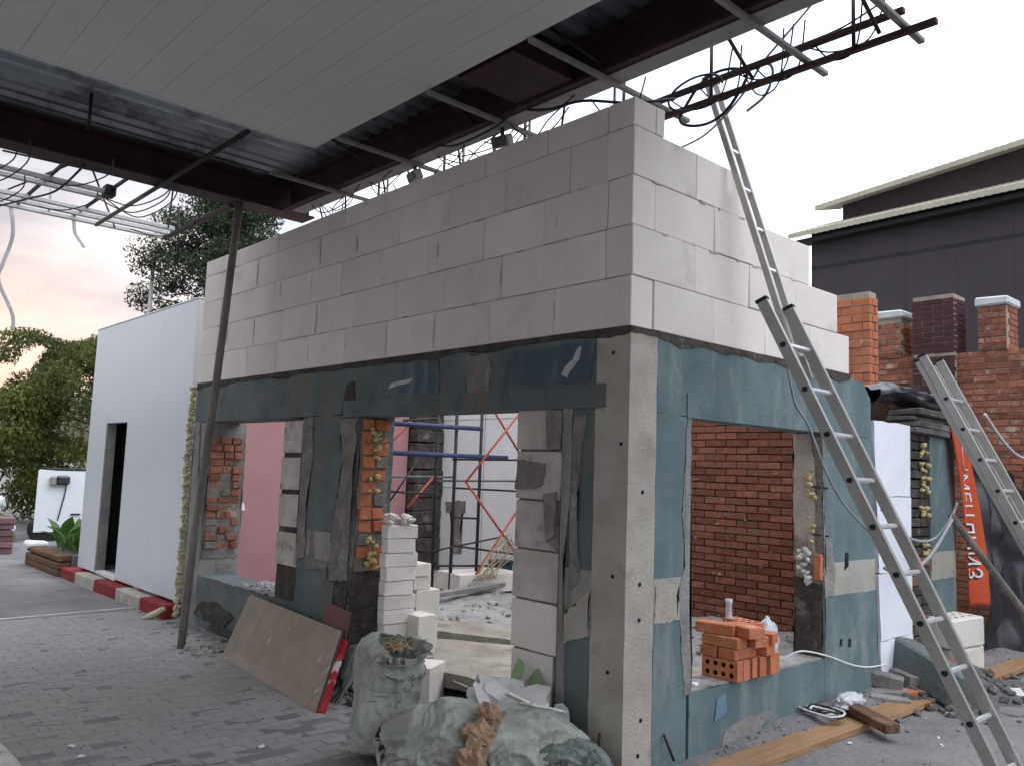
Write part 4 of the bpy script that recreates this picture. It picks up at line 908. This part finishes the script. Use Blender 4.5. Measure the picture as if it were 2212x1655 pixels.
# ================================================================== BRICK PILE ON THE SILL
def hollow():
    b = B(); bm = b.bm; Lx, Ly, H = .25, .12, .065
    b.mats = [BRO, BRKJ]  # second, dark material paints shade into the hole walls
    outer = [(-Lx/2, -Ly/2), (Lx/2, -Ly/2), (Lx/2, Ly/2), (-Lx/2, Ly/2)]
    holes = []
    for i in range(4):
        for j in range(2):
            cx_, cy_ = -.084+.056*i, -.028+.056*j
            holes.append([(cx_+.0155*math.cos(a), cy_+.0155*math.sin(a)) for a in [k*2*math.pi/10 for k in range(10)]])
    rings = {}
    for z in (0, H):
        edges = []; rr = []
        for loop in [outer]+holes:
            vs = [bm.verts.new((x, y, z)) for x, y in loop]; rr.append(vs)
            for k in range(len(vs)): edges.append(bm.edges.new((vs[k], vs[(k+1) % len(vs)])))
        bmesh.ops.triangle_fill(bm, use_beauty=True, use_dissolve=False, edges=edges); rings[z] = rr
    for q, (A, C) in enumerate(zip(rings[0], rings[H])):
        b.mi = 1 if q else 0
        for k in range(len(A)): b._f((A[k], A[(k+1) % len(A)], C[(k+1) % len(A)], C[k]))
    return b.build('hollow_brick', None, keep=True)
HB = hollow(); SB = B().box(-.125, .125, -.06, .06, 0, .065, .004, .0015).build('solid_brick', BRO, keep=True)
zs = .388
def bk(me, x, y, z, rx, rz, label):
    o = put('pile_brick', me, None, (x, y, z), (R(rx), 0, R(rz))); return tag(o, label, 'brick', 'brick pile on the window sill')
# row on edge: bed faces look towards the corner
for i, (y, rz, lab) in enumerate(((1.075, 2, 'holed brick on edge at the near left end of the sill pile'), (1.155, -3, 'second brick on edge in the bottom row of the sill pile'), (1.245, 4, 'third brick on edge in the bottom row of the sill pile'),
                              (1.335, -5, 'fourth brick on edge in the bottom row of the sill pile'), (1.425, 8, 'fifth brick on edge in the bottom row of the sill pile'), (1.53, -14, 'last skewed brick on edge at the far end of the sill pile'))):
    bk(HB, -.075+rnd.uniform(-.012, .012), y, zs+.06, 90, rz, lab)
z2 = zs+.122
bk(SB, -.155, 1.13, z2, 0, 88, 'left end-on brick in the second layer of the sill pile')
bk(SB, -.03, 1.135, z2, 0, 92, 'right end-on brick in the second layer of the sill pile')
bk(SB, -.06, 1.36, z2, 0, 6, 'rear brick in the second layer of the sill pile')
z3 = z2+.067
bk(SB, -.085, 1.075, z3, 0, 3, 'long brick facing the corner in the third layer of the sill pile')
bk(SB, -.03, 1.245, z3, 0, -12, 'angled brick in the third layer of the sill pile')
bk(SB, -.05, 1.385, z3, 0, 14, 'rear right brick in the third layer of the sill pile')
z4 = z3+.067
bk(SB, -.145, 1.09, z4, 0, 12, 'rough darker brick on the top left of the sill pile')
bk(SB, .005, 1.155, z4, 0, -20, 'clean smooth brick on the top right of the sill pile')
bk(HB, -.10, 1.31, z4, 0, -16, 'brick with eight holes facing up at the back of the sill pile')
B_ = B().tube([(-.20, 1.30, .388), (-.20, 1.30, .60), (-.20, 1.30, .72), (-.20, 1.30, .80), (-.20, 1.30, .802), (-.20, 1.30, .83)], [.035, .034, .022, .020, .024, .024], 14)
tag(B_.build('plastic_tube', PBAG, None, True), 'clear plastic tube standing behind the brick pile', 'tube')
def bag2(u, v):
    a = u*math.pi*2; p = v*math.pi; d = Vector((math.sin(p)*math.cos(a), math.sin(p)*math.sin(a), math.cos(p))); r = 1+.22*nz3(d, 2.2, 9)+.10*nz3(d, 6, 2)
    return Vector((-.11, 1.62, .54))+Vector((d.x*.07, d.y*.09, d.z*.15))*r
tag(B().grid(bag2, 30, 24).build('white_bag', PBAG, None, True), 'small white plastic bag behind the right side of the brick pile', 'bag')

# ================================================================== INSIDE THE BUILDING
SC = thing('scaffold', 'tube scaffold with blue beams and red braces inside the doorway', 'scaffold', (-5.2, 2.9, .12))
sci = Matrix.Translation((5.2, -2.9, -.12)); KM = {'k': DARK, 'b': BLUES, 'g': GREYS, 'r': REDS}
for n, c, a, d in (('post', 'k', (-5.2, 2.68, 2.6), (-5.2, 2.69, .10)), ('post', 'k', (-5.2, 2.97, 2.6), (-5.2, 2.97, .10)), ('post', 'k', (-5.2, 3.38, 2.6), (-5.2, 3.38, .10)),
    ('blue_beam', 'b', (-5.15, 1.90, 2.12), (-5.15, 3.34, 2.14)), ('blue_beam', 'b', (-5.15, 1.90, 1.78), (-5.15, 3.79, 1.79)), ('ledger', 'g', (-5.4, 1.8, 1.5), (-5.4, 3.14, 1.52)), ('ledger', 'g', (-5.4, 2.86, 1.47), (-5.4, 4.21, 1.49)),
    ('ledger', 'k', (-5.2, 2.97, 1.39), (-5.2, 4.05, 1.36)), ('ledger', 'k', (-5.2, 2.97, 1.03), (-5.2, 3.4, 1.01)), ('ledger', 'k', (-5.2, 1.9, 1.34), (-5.2, 2.68, 1.31)), ('ledger', 'k', (-5.2, 2.69, .46), (-5.2, 3.67, .41)),
    ('brace', 'k', (-5.1, 2.49, .63), (-5.1, 3.68, .78)), ('ledger', 'k', (-5.2, 2.97, .69), (-5.2, 4.05, .54)), ('ledger', 'k', (-5.25, 2.97, 1.74), (-5.25, 4.1, 1.77)), ('ledger', 'k', (-5.25, 2.2, 2.17), (-5.25, 2.72, 2.23)),
    ('brace', 'r', (-5.0, 3.95, 2.48), (-5.0, 2.99, 1.47)), ('brace', 'r', (-5.0, 2.99, 1.47), (-5.0, 3.90, .55)), ('brace', 'r', (-5.3, 3.50, 2.58), (-5.3, 4.2, 1.81)), ('brace', 'r', (-4.95, 3.95, 1.28), (-4.95, 2.95, .11)),
    ('brace', 'r', (-5.3, 2.71, 1.5), (-5.3, 2.36, 1.15)), ('brace', 'r', (-5.3, 2.35, 2.18), (-5.3, 1.98, 1.81)), ('brace', 'k', (-5.1, 2.33, 1.71), (-5.1, 1.93, 1.19))):
    r_ = {'post': .022, 'blue_beam': .030, 'ledger': .014, 'brace': .015}[n]
    if n == 'brace' and c == 'k': r_ = .011
    o = tube(n, KM[c], SC, [a, d], r_, 8); o.matrix_parent_inverse = sci
# white block stack at the left door jamb: flat blocks, one a thing each
names = ['lowest', 'second', 'third', 'fourth', 'fifth', 'sixth', 'seventh', 'eighth', 'ninth', 'tenth', 'topmost smooth']
z = .0
for i in range(11):
    h = .1065
    o = put('stacked_block', block_mesh(.085, .26+.02*(i % 3), h-.004, 'w'), None, (-2.535+rnd.uniform(-.008, .008)+(.02 if i < 2 else 0), .135+rnd.uniform(-.008, .010)+(-.03 if i < 2 else 0), z), (0, 0, R(rnd.uniform(-3, 3))))
    tag(o, 'flat white block, %s of the tall stack at the left door jamb' % names[i], 'block', 'white block stack in the doorway'); z += h
b = B()
for i in range(16): b.rock((rnd.uniform(-2.55, -2.43), rnd.uniform(.14, .36), z+rnd.uniform(.0, .07)), rnd.uniform(.025, .045))
tag(b.build('broken_block', WHT), 'crumbled white block lying on top of the tall doorway stack', 'block')
for i, (lx, ly, z0, sx, sy, sz, lab) in enumerate(((-2.86, .54, .165, .26, .24, .23, 'white block at the bottom of the low stack behind the doorway blocks'), (-2.84, .55, .40, .25, .23, .235, 'white block, middle one of the low stack behind the doorway'),
        (-2.85, .50, .64, .25, .18, .10, 'thin white slab on the low stack behind the doorway'), (-2.84, .495, .745, .25, .185, .10, 'white slab on top of the low stack behind the doorway'), (-2.52, .36, .17, .21, .17, .32, 'upright white block standing on the door slab'))):
    o = put('spare_block', block_mesh(sx, sy, sz, 'w'), None, (lx, ly, z0), (0, 0, R(rnd.uniform(-4, 4)))); tag(o, lab, 'block', 'white blocks inside the doorway')
o = put('spare_block', block_mesh(.2, .28, .26, 'a'), None, (-1.95, -.02, -.02), (0, 0, R(30))); tag(o, 'pale block half hidden behind the upright green sack', 'block', 'white blocks inside the doorway')
o = put('floor_block', block_mesh(.55, .9, .22, 'a'), None, (-5.50, 3.0, .14), (0, 0, R(-8))); tag(o, 'wide pale block lying on the floor under the scaffold', 'block')
tag(B().hexa([(-4.62, 2.0, .19), (-4.50, 2.02, .19), (-4.95, 3.95, .20), (-5.07, 3.93, .20), (-4.62, 2.0, .24), (-4.50, 2.02, .24), (-4.95, 3.95, .25), (-5.07, 3.93, .25)], .004).build('floor_board', GREYC), 'grey board lying across the rubble floor in front of the scaffold', 'board')
t = thing('bucket', 'dark green bucket on the floor beside the scaffold', 'bucket', (-5.45, 4.02, .13))
B().tube([(0, 0, 0), (0, 0, .30)], [.13, .165], 18).build('body', TEAL, t, True); B().tube([(0, 0, .28), (0, 0, .31)], .172, 18).build('rim', TEAL, t, True)
b = B()
for i in range(14):
    p = Vector((-4.9, 3.62, .75)); b.tube(spline([p+Vector((rnd.uniform(-.05, .05), rnd.uniform(-.06, .06), rnd.uniform(-.1, .1))), p+Vector((0, rnd.uniform(-.3, .1), rnd.uniform(-.3, -.1))), p+Vector((.05, rnd.uniform(-.6, -.2), -.45))], 5), .006, 5)
tag(b.build('cable_bundle', mat('tan_cable', (.42, .32, .20), (.25, .2, .14), sc=9, rough=.6), None, True), 'tangled tan cable bundle tied at the red scaffold brace', 'cable')

# ================================================================== FOREGROUND LEFT: boards, sacks, waste
def quadboard(name, A, Bp, C, D, th, m, me, label):
    A, Bp, C, D = map(Vector, (A, Bp, C, D)); n = (Bp-A).cross(D-A).normalized()*th
    b = B(); b.mats = [m, me]; P = [A, Bp, C, D]; v = [b.bm.verts.new(p) for p in P]; w = [b.bm.verts.new(p+n) for p in P]
    b.mi = 0; b._f(v); b._f(list(reversed(w))); b.mi = 1
    for i in range(4): b._f((v[i], v[(i+1) % 4], w[(i+1) % 4], w[i]))
    return tag(b.build(name, None), label, 'board', 'boards leaning on the pier')
quadboard('leaning_board', (-4.12, -.36, -.05), (-2.21, -.54, -.05), (-2.60, -.13, .385), (-4.16, -.12, .455), -.022, CHIP, CHIPE, 'large tan chipboard leaning against the blue wall under the window')
quadboard('leaning_board', (-2.245, -.535, -.045), (-2.17, -.50, -.045), (-2.55, -.11, .33), (-2.62, -.13, .33), -.03, REDB, REDB, 'narrow red painted board with white flecks beside the chipboard')
quadboard('leaning_board', (-2.98, -.16, .12), (-2.60, -.14, .10), (-2.66, -.022, .505), (-3.0, -.022, .535), -.012, MAROON, MAROON, 'maroon plate propped on the wall behind the chipboard')
def cloth_tent(u, v):
    w = (u*2+.3*nz3((u*3, v*3, 0), 1.2, 2), v*.7, 0); f = max(-.6, 1-abs(nz3(w, 2.6, 4))*3.6)
    return (-2.56+.26*u-.05*v, -.30+.25*v+.05*f*(1-.6*v)-.03*u, -.052+.36*v*(1-.25*abs(u-.5)))
o = tag(B().grid(cloth_tent, 60, 30).build('rag', SACKD, None, True), 'dark green rag hanging down behind the red board', 'rag'); o.modifiers.new('t', 'SOLIDIFY').thickness = .004
def skin(spine, radii, nu, nv, seed, fold=.14, fine=.05, flat=1.0, up=(0, 0, 1)):
    P = spline(spine, 6); n = len(P)-1
    def rad(t):
        k = t*(len(radii)-1); i = min(int(k), len(radii)-2); f = k-i; f = f*f*(3-2*f); return radii[i]*(1-f)+radii[i+1]*f
    def fn(u, v):
        k = v*n; i = min(int(k), n-1); p = P[i].lerp(P[i+1], k-i); d = (P[i+1]-P[i]).normalized(); h = Vector((1, 0, 0)) if abs(d.z) > .6 else Vector((0, 0, 1))
        a_ = d.cross(h).normalized(); b_ = a_.cross(d); a = u*2*math.pi; dr = a_*math.cos(a)+b_*math.sin(a)*flat
        q = (math.cos(a)*1.1, math.sin(a)*1.1, v*2.4)
        w = Vector(q)+Vector((nz3(q, 1.3, seed+5), nz3(q, 1.3, seed+6), nz3(q, 1.3, seed+7)))*.45
        cr = 1-abs(nz3((w.x*1.1, w.y*1.1, w.z*.55), 2.1, seed+3))*3.2; c2_ = 1-abs(nz3((w.x+w.z*.8, w.y-w.z*.6, w.z*.8), 3.4, seed+9))*3.6; c3_ = 1-abs(nz3((w.x-w.z, w.y+w.z*.7, w.z*1.4), 7.5, seed+13))*3.5
        f = 1+fold*1.1*nz3(q, 1.1, seed)+fold*.40*max(cr, -.8)+fold*.16*max(c2_, -.5)+fine*.4*max(c3_, -.5)
        return p+dr*rad(v)*f
    return fn
SK = thing('upright_sack', 'upright greenish woven sack full of waste in front of the door', 'sack', (-1.22, -.62, 0))
ki = Matrix.Translation((1.22, .62, 0))
o = B().grid(skin([(-1.24, -.66, -.06), (-1.25, -.65, .06), (-1.27, -.63, .28), (-1.25, -.62, .46), (-1.20, -.60, .56)], [.03, .20, .195, .175, .19, .20, .13], 60, 60, 3, .20, .035), 130, 110).build('bag_body', SACK, SK, True); o.matrix_parent_inverse = ki
def flap(u, v):
    a = u*2*math.pi; k = .6+.4*nz3((math.cos(a), math.sin(a), 0), 1.6, 3); r = .13+.05*v+.025*max(-.6, 1-abs(nz3((math.cos(a)*1.3, math.sin(a)*1.3, v*.5), 3.2, 2))*3.4); lean = Vector((.05, -.02, 0))*v
    return Vector((-1.20+r*math.cos(a), -.60+r*math.sin(a)*.9, .50+.13*v*k+(.05*math.cos(a-2.2) if v > .5 else .0)-.10*max(0, v-.6)*k))+lean
o = B().grid(flap, 90, 14).build('bag_flap', SACK, SK, True); o.matrix_parent_inverse = ki; o.modifiers.new('t', 'SOLIDIFY').thickness = .004
b = B()
for i in range(70):
    p = Vector((-1.21+rnd.gauss(0, .06), -.62+rnd.gauss(0, .06), .555+rnd.uniform(0, .03))); d = Vector((rnd.uniform(-1, 1), rnd.uniform(-1, 1), rnd.uniform(.0, .5))).normalized()*rnd.uniform(.02, .06)
    b.tube([p, p+d], .003, 4)
o = tag(b.build('straw_waste', STRAW, SK), kind='stuff'); o.matrix_parent_inverse = ki
S2 = B().grid(skin([(-1.02, -.80, .0), (-.90, -.76, .11), (-.74, -.66, .17), (-.62, -.53, .19), (-.52, -.42, .10)], [.03, .15, .18, .19, .17, .06], 60, 60, 11, .26, .06, .9), 130, 110).build('lying_sack', SACK, None, True)
tag(S2, 'greenish woven sack lying slumped beside the upright one', 'sack')
S3 = B().grid(skin([(-.52, -.62, .0), (-.44, -.50, .12), (-.34, -.36, .17), (-.24, -.22, .14), (-.14, -.08, .03)], [.05, .15, .17, .17, .14, .05], 60, 60, 21, .28, .06, .9), 130, 110).build('lying_sack', SACK, None, True)
tag(S3, 'lighter green woven sack lying behind the crumpled brown paper', 'sack')
S5 = B().grid(skin([(-.36, -.40, .0), (-.28, -.34, .10), (-.17, -.26, .13), (-.06, -.18, .10), (.02, -.10, .02)], [.04, .12, .13, .13, .11, .04], 60, 60, 41, .32, .07, .9), 110, 90).build('lying_sack', SACKD, None, True)
tag(S5, 'dark green sack slumped against the foot of the concrete pillar', 'sack')
S4 = B().grid(skin([(-.98, -.62, .0), (-.90, -.50, .10), (-.80, -.38, .14), (-.70, -.26, .10), (-.62, -.16, .02)], [.03, .11, .14, .14, .12, .04], 60, 60, 31, .28, .06, .9), 110, 90).build('lying_sack', SACKD, None, True)
tag(S4, 'dark green sack squeezed between the upright sack and the doorway', 'sack')
def sheetf(u, v):
    x = -.30+u*.62+.12*v; y = -.52+u*.50+v*.26-.12
    w = (u*3+.4*nz3((u*3, v*3, 0), 1.5, 3), v*3+.4*nz3((u*3, v*3, 4), 1.5, 3), 0)
    z = .03+.17*math.exp(-((x+.12)/.2)**2-((y+.18)/.2)**2)+.07*max(-.5, 1-abs(nz3((w[0]*.6+w[1], w[1]-w[0]*.5, 0), 1.3, 6))*4)+.03*max(-.5, 1-abs(nz3((w[0]+w[1]*.7, w[1], 1), 3.0, 2))*4)
    return (x, y, max(z, .008+.01*nz3((u*9, v*9, 0), 2)))
o = tag(B().grid(sheetf, 110, 80).build('woven_sheet', SACKD, None, True), 'dark green woven sheet crumpled at the foot of the concrete pillar', 'sheet'); o.modifiers.new('t', 'SOLIDIFY').thickness = .003
def paper(seed, c, sz, rz):
    M = Euler((.3, .2, rz)).to_matrix()
    def fn(u, v):
        a = u*math.pi*2; p = v*math.pi; d = Vector((math.sin(p)*math.cos(a), math.sin(p)*math.sin(a), math.cos(p))); r = 1+.55*nz3(d, 1.5, seed)+.35*nz3(d, 3.4, seed+1)+.10*nz3(d, 9, seed+2)
        return Vector(c)+M @ Vector((d.x*sz[0], d.y*sz[1], d.z*sz[2]))*r
    return fn
PP = thing('brown_paper', 'crumpled brown kraft paper bag on top of the green sacks', 'paper', (-.48, -.54, .15))
pi_ = Matrix.Translation((.48, .54, -.15))
for sd_, c, sz, rz in ((1, (-.44, -.665, .12), (.085, .07, .14), .4), (5, (-.43, -.62, .27), (.085, .075, .05), .9), (9, (-.45, -.54, .34), (.07, .05, .05), .2)):
    o = B().grid(paper(sd_, c, sz, rz), 17, 13).build('crumpled_fold', PAPER, PP, False); o.matrix_parent_inverse = pi_
# broken plasterboard pieces and green scraps on the sacks
def shard(name, c, sx, sy, th, rot, m, seed, label, cat, group=None):
    rs = random.Random(seed*13); an = sorted((k+rs.uniform(-.35, .35))*2*math.pi/13 for k in range(13)); poly = []
    for a_ in an: q_ = rs.uniform(.72, 1.12)/max(abs(math.cos(a_)), abs(math.sin(a_))); poly.append((math.cos(a_)*q_*sx/2, math.sin(a_)*q_*sy/2))
    o = B().prism(poly, 'z', 0, th).build(name, m)
    o.location = c; o.rotation_euler = tuple(R(a) for a in rot); return tag(o, label, cat, group)
g_ = 'broken plasterboard on the sacks'
shard('plasterboard_piece', (-.52, -.27, .36), .34, .26, .012, (18, -8, 40), PLASB, 1, 'largest white plasterboard piece on top of the sack heap', 'plasterboard', g_)
shard('plasterboard_piece', (-.70, -.26, .385), .28, .17, .012, (24, 6, 30), PLASB, 2, 'upper left plasterboard piece tilted over the sack heap', 'plasterboard', g_)
shard('plasterboard_piece', (-.62, -.44, .36), .26, .07, .012, (12, 30, -20), PLASB, 3, 'narrow plasterboard strip on the left of the sack heap', 'plasterboard', g_)
shard('plasterboard_piece', (-.41, -.20, .33), .26, .18, .012, (-10, 14, 70), PLASB, 4, 'right plasterboard piece with torn edge on the sack heap', 'plasterboard', g_)
shard('plasterboard_piece', (-.40, -.05, .22), .12, .20, .012, (70, 10, 20), PLASB, 5, 'small plasterboard piece upright against the white jamb blocks', 'plasterboard', g_)
shard('plasterboard_piece', (-.60, -.36, .40), .15, .10, .012, (30, 20, 10), PLASB, 21, 'small plasterboard chip on the middle of the sack heap', 'plasterboard', g_)
shard('plasterboard_piece', (-.46, -.34, .385), .13, .08, .012, (-20, 25, 60), PLASB, 22, 'small plasterboard chip right of the middle of the heap', 'plasterboard', g_)
shard('plasterboard_piece', (-.74, -.38, .36), .12, .10, .012, (35, -10, 80), PLASB, 23, 'small plasterboard chip at the left rim of the heap', 'plasterboard', g_)
shard('plasterboard_piece', (-.33, -.20, .28), .14, .09, .012, (20, 30, 120), PLASB, 24, 'small plasterboard chip nearest the concrete pillar', 'plasterboard', g_)
shard('green_scrap', (-.71, -.10, .44), .06, .17, .006, (62, 12, 25), GRNB, 6, 'tall pale green plastic scrap sticking up from the waste', 'scrap')
shard('green_scrap', (-.58, -.06, .33), .10, .32, .006, (58, -28, 20), GRNB, 7, 'darker green strip leaning right on the white jamb blocks', 'scrap')
for i, (a, d, lab) in enumerate((((-.15, -.02, .10), (-.115, -.05, .24), 'rusty bar sticking up left of the pillar corner'), ((.02, .33, .20), (.055, .38, .06), 'rusty bar sticking out of the blue wall right of the pillar'))):
    tag(tube('rebar', RUST, None, [a, d], .008, 6), lab, 'rebar')

# ================================================================== LEFT BACKGROUND
VN = thing('white_van', 'white van partly hidden behind the left edge of the white annex', 'van', (-15.2, 1.9, 0))
vi = Matrix.Translation((15.2, -1.9, 0))
def vp(name, m, b): o = b.build(name, m, VN); o.matrix_parent_inverse = vi; return o
b = B(); b.prism([(-15.0, .68), (-15.0, 4.6), (-16.7, 4.9), (-16.65, 1.12)], 'z', .16, 1.33); vp('body', VAN, b)
bpy.data.objects['body'].modifiers.new('bev', 'BEVEL').width = .05
vp('roof_rail', DARK, B().box(-16.3, -15.03, 1.0, 4.5, 1.335, 1.37))
vp('mirror', GLASS, B().box(-15.0, -14.86, .98, 1.22, 1.06, 1.24, .035)); vp('mirror_back', FASC, B().box(-15.0, -14.87, .88, .985, 1.04, 1.23, .03))
vp('door_seam', DARK, B().tube(spline([(-14.985, 1.18, 1.08), (-14.985, 1.17, .9), (-14.985, 1.12, .6), (-14.985, 1.08, .38)], 5), .012, 6))
vp('door_handle', DARK, B().box(-14.99, -14.96, 1.3, 1.48, .48, .51, .006))
for y in (.9, 2.3): vp('wheel', BLK, B().tube([(-15.3, y, .2), (-15.04, y, .2)], .26, 20))
# flower box with broad leaves
PLN = thing('plant_box', 'low timber flower box with broad green leaves left of the annex', 'planter', (-11.2, .2, 0))
pn = Matrix.Translation((11.2, -.2, 0))
for i in range(3):
    o = B().box(-11.75+.03*i, -10.0, -.16, .02, -.06+.10*i, .03+.10*i, .015, .012).build('box_board', WOODD, PLN); o.matrix_parent_inverse = pn
o = B().box(-11.78, -11.5, -.2, .1, .21, .30, .03, .02).build('white_stone', CHIPW, PLN); o.matrix_parent_inverse = pn
o = B().box(-11.7, -10.0, .02, .9, -.05, .22).build('soil_bed', RUBD, PLN); o.matrix_parent_inverse = pn
for i in range(30):
    c = Vector((rnd.uniform(-11.5, -10.2), rnd.uniform(.05, .5), .22)); az = rnd.uniform(0, 6.28); ln = rnd.uniform(.28, .62); wd = ln*.16; bend = rnd.uniform(.3, .9)
    def lf(u, v): s = u*ln; d = Vector((math.cos(az), math.sin(az), 0)); side = Vector((-math.sin(az), math.cos(az), 0)); w = wd*math.sin(min(1, u*1.02+.04)*math.pi)**.8; return c+d*(s*bend*u)+Vector((0, 0, s*(1-.45*u*bend)))+side*(v-.5)*2*w+Vector((0, 0, abs(v-.5)*w))
    o = B().grid(lf, 7, 4).build('broad_leaf', LEAFP, PLN, True); o.matrix_parent_inverse = pn
# stack of reddish paving stones
k = 0
PST = thing('paving_stack', 'stack of reddish paving stones at the left picture edge', 'paving stones', (-13.3, -.4, 0)); pv = Matrix.Translation((13.3, .4, 0))
STM = mat('reddish_paving', (.20, .115, .115), (.13, .08, .085), sc=6, rough=.9, rand=.2)
for zi in range(6):
    for xi in range(5):
        o = B().box(-14.0, -13.3+rnd.uniform(-.03, .04), -1.2+.24*xi, -.97+.24*xi, -.05+.10*zi, .042+.10*zi, .01, .008).build('paving_stone', STM, PST); o.matrix_parent_inverse = pv
for i, (x, y, z, r, lab) in enumerate(((-15.5, .18, .75, .18, 'upper white boulder of the rockery beside the van'), (-15.3, -.02, .52, .20, 'middle white boulder of the rockery beside the van'), (-15.0, .28, .30, .16, 'lower white boulder of the rockery by the paving stack'), (-15.6, -.4, .36, .2, 'white boulder at the left picture edge above the paving stack'))):
    tag(B().rock((x, y, z-.05), r*.85, .7, 2).build('boulder', CAPW, None, False), lab, 'boulder', 'white boulders by the van')
b = B()
b.grid(lambda u, v: (-16.4+u*1.6, -2.2+v*2.6, .05+.55*math.exp(-((u-.4)/.35)**2-((v-.75)/.4)**2)+.06*nz3((u*4, v*4, 0), 2)), 30, 30); b.build('rockery_mound', GRASS, None, True)['kind'] = 'structure'
tag(bpy.data.objects['rockery_mound'], 'green rockery mound left of the van')
# foliage
def leaves(b, c, rad, n, sz, r, droop=0):
    for i in range(n):
        d = Vector((r.gauss(0, 1), r.gauss(0, 1), r.gauss(0, 1))).normalized()*(r.random()**.45); p = Vector(c)+Vector((d.x*rad[0], d.y*rad[1], d.z*rad[2]))
        a = Vector((r.uniform(-1, 1), r.uniform(-1, 1), r.uniform(-1, 1)-droop)).normalized(); e = a.cross(Vector((r.uniform(-1, 1), r.uniform(-1, 1), r.uniform(-1, 1)))).normalized(); s = sz*r.uniform(.6, 1.4)
        v = [b.bm.verts.new(p-a*s-e*s*.05), b.bm.verts.new(p-e*s*.38), b.bm.verts.new(p+a*s), b.bm.verts.new(p+e*s*.38)]; b._f(v)
def tree(name, label, cat, base, H, trunk, clusters, m, sz, n, seed, droop=0, arcs=0):
    t = thing(name, label, cat, base); inv = Matrix.Translation(-Vector(base)); r = random.Random(seed); base = Vector(base)
    tb = B(); tb.tube(spline([base, base+Vector((.1, 0, H*.4)), base+Vector((-.05, .1, H*.75)), base+Vector((0, 0, H*.98))], 4), [trunk*(1-.85*i/12) for i in range(13)], 9)
    lb = B()
    for c, rad in clusters:
        c = Vector(c); z = max(.15*H, c.z-base.z-.4*rad[2]-.5); a = base+Vector((0, 0, z))
        tb.tube(spline([a, a.lerp(c, .5)+Vector((0, 0, .15)), c], 3), [trunk*q_ for q_ in (.22, .19, .16, .13, .10, .07, .04)], 6)
        leaves(lb, c, rad, n, sz, r, droop)
    for i in range(arcs):
        a = r.uniform(0, 6.28); d = Vector((math.cos(a), math.sin(a), 0)); q = r.uniform(.8, 2.6); top = base+Vector((0, 0, H*.85))+d*r.uniform(.2, 1.6)
        P = spline([top, top+d*q*.4+Vector((0, 0, .75)), top+d*q*.8+Vector((0, 0, .75)), top+d*q+Vector((0, 0, .25))], 6)
        tb.tube(P, .008, 4)
        for p in P[4:]: leaves(lb, p-Vector((0, 0, .08)), (.16, .16, .12), 26, sz*.8, r, droop)
    o = tb.build('trunk', BARK, t, True); o.matrix_parent_inverse = inv
    o = lb.build('crown', m, t, recalc=False); o.matrix_parent_inverse = inv
r = random.Random(3)
base = Vector((-21.3, 6.6, 0)); cl = []
for i in range(84):
    z = r.uniform(3.6, 10.6); rr = (2.5 if z < 7 else 2.5*(11.4-z)/4.4)*r.uniform(.25, 1); a = r.uniform(0, 6.28)
    cl.append(((base.x+rr*math.cos(a), base.y+rr*math.sin(a), z), (r.uniform(.5, .9), r.uniform(.5, .9), r.uniform(.3, .55))))
tree('pine_tree', 'tall dark green pine rising behind the white annex', 'tree', base, 10.6, .2, cl, LEAFD, .055, 820, 5)
base = Vector((-19.4, 3.7, 0)); cl = []
for i in range(78):
    a = r.uniform(0, 6.28); rr = 3.0*math.sqrt(r.random()); top = 4.75-.20*rr*rr; z = top-abs(r.gauss(0, 1.3)); z = max(.5, z)
    cl.append(((base.x+rr*math.cos(a)*.8, base.y+rr*math.sin(a), z), (r.uniform(.5, .8), r.uniform(.5, .8), r.uniform(.35, .6))))
tree('willow_shrub', 'large yellow-green arching shrub at the left behind the van', 'tree', base, 4.3, .10, cl, LEAFB, .058, 760, 6, .8, 60)
base = Vector((-22.5, -1.2, 0)); cl = []
for i in range(44):
    a = r.uniform(0, 6.28); rr = 2.6*math.sqrt(r.random()); cl.append(((base.x+rr*math.cos(a), base.y+rr*math.sin(a), r.uniform(.3, 2.0)), (.8, .8, .45)))
tree('garden_bush', 'broad brownish bush at the far left picture edge', 'tree', base, 2.6, .10, cl, LEAFB, .065, 620, 8)
LP = thing('lamp_post', 'slim pale lamp post standing between the shrub and the pine', 'lamp post', (-22.5, 5.0, 0))
o = B().tube([(-22.5, 5.0, 0), (-22.5, 5.0, 8.6)], [.09, .05], 8).build('pole', PALE, LP, True); o.matrix_parent_inverse = Matrix.Translation((22.5, -5.0, 0))
o = B().tube([(-22.5, 5.0, 8.6), (-22.0, 4.7, 8.8)], .04, 8).build('arm', PALE, LP, True); o.matrix_parent_inverse = Matrix.Translation((22.5, -5.0, 0))
# distant wooded ridge
def hill(u, v):
    x = -420+u*150; y = -330+v*760
    return (x, y, -2+(36+9*nz3((0, y, 0), .006)+4*nz3((0, y, 0), .03)+1.2*nz3((0, y, 0), .2))*math.sin(min(1, u*1.0)*math.pi*.5+0)*(1 if u < .999 else 1) if u > 0 else -3) if False else (x, y, (30+8*nz3((0, y, 0), .006)+3*nz3((0, y, 0), .03)+1.0*nz3((0, y, 0), .25))*math.sin((1-u)*math.pi*.5)-.5)
tag(B().grid(hill, 12, 420).build('distant_hill', HILL, None, False), 'low wooded ridge on the horizon at the left', kind='structure')
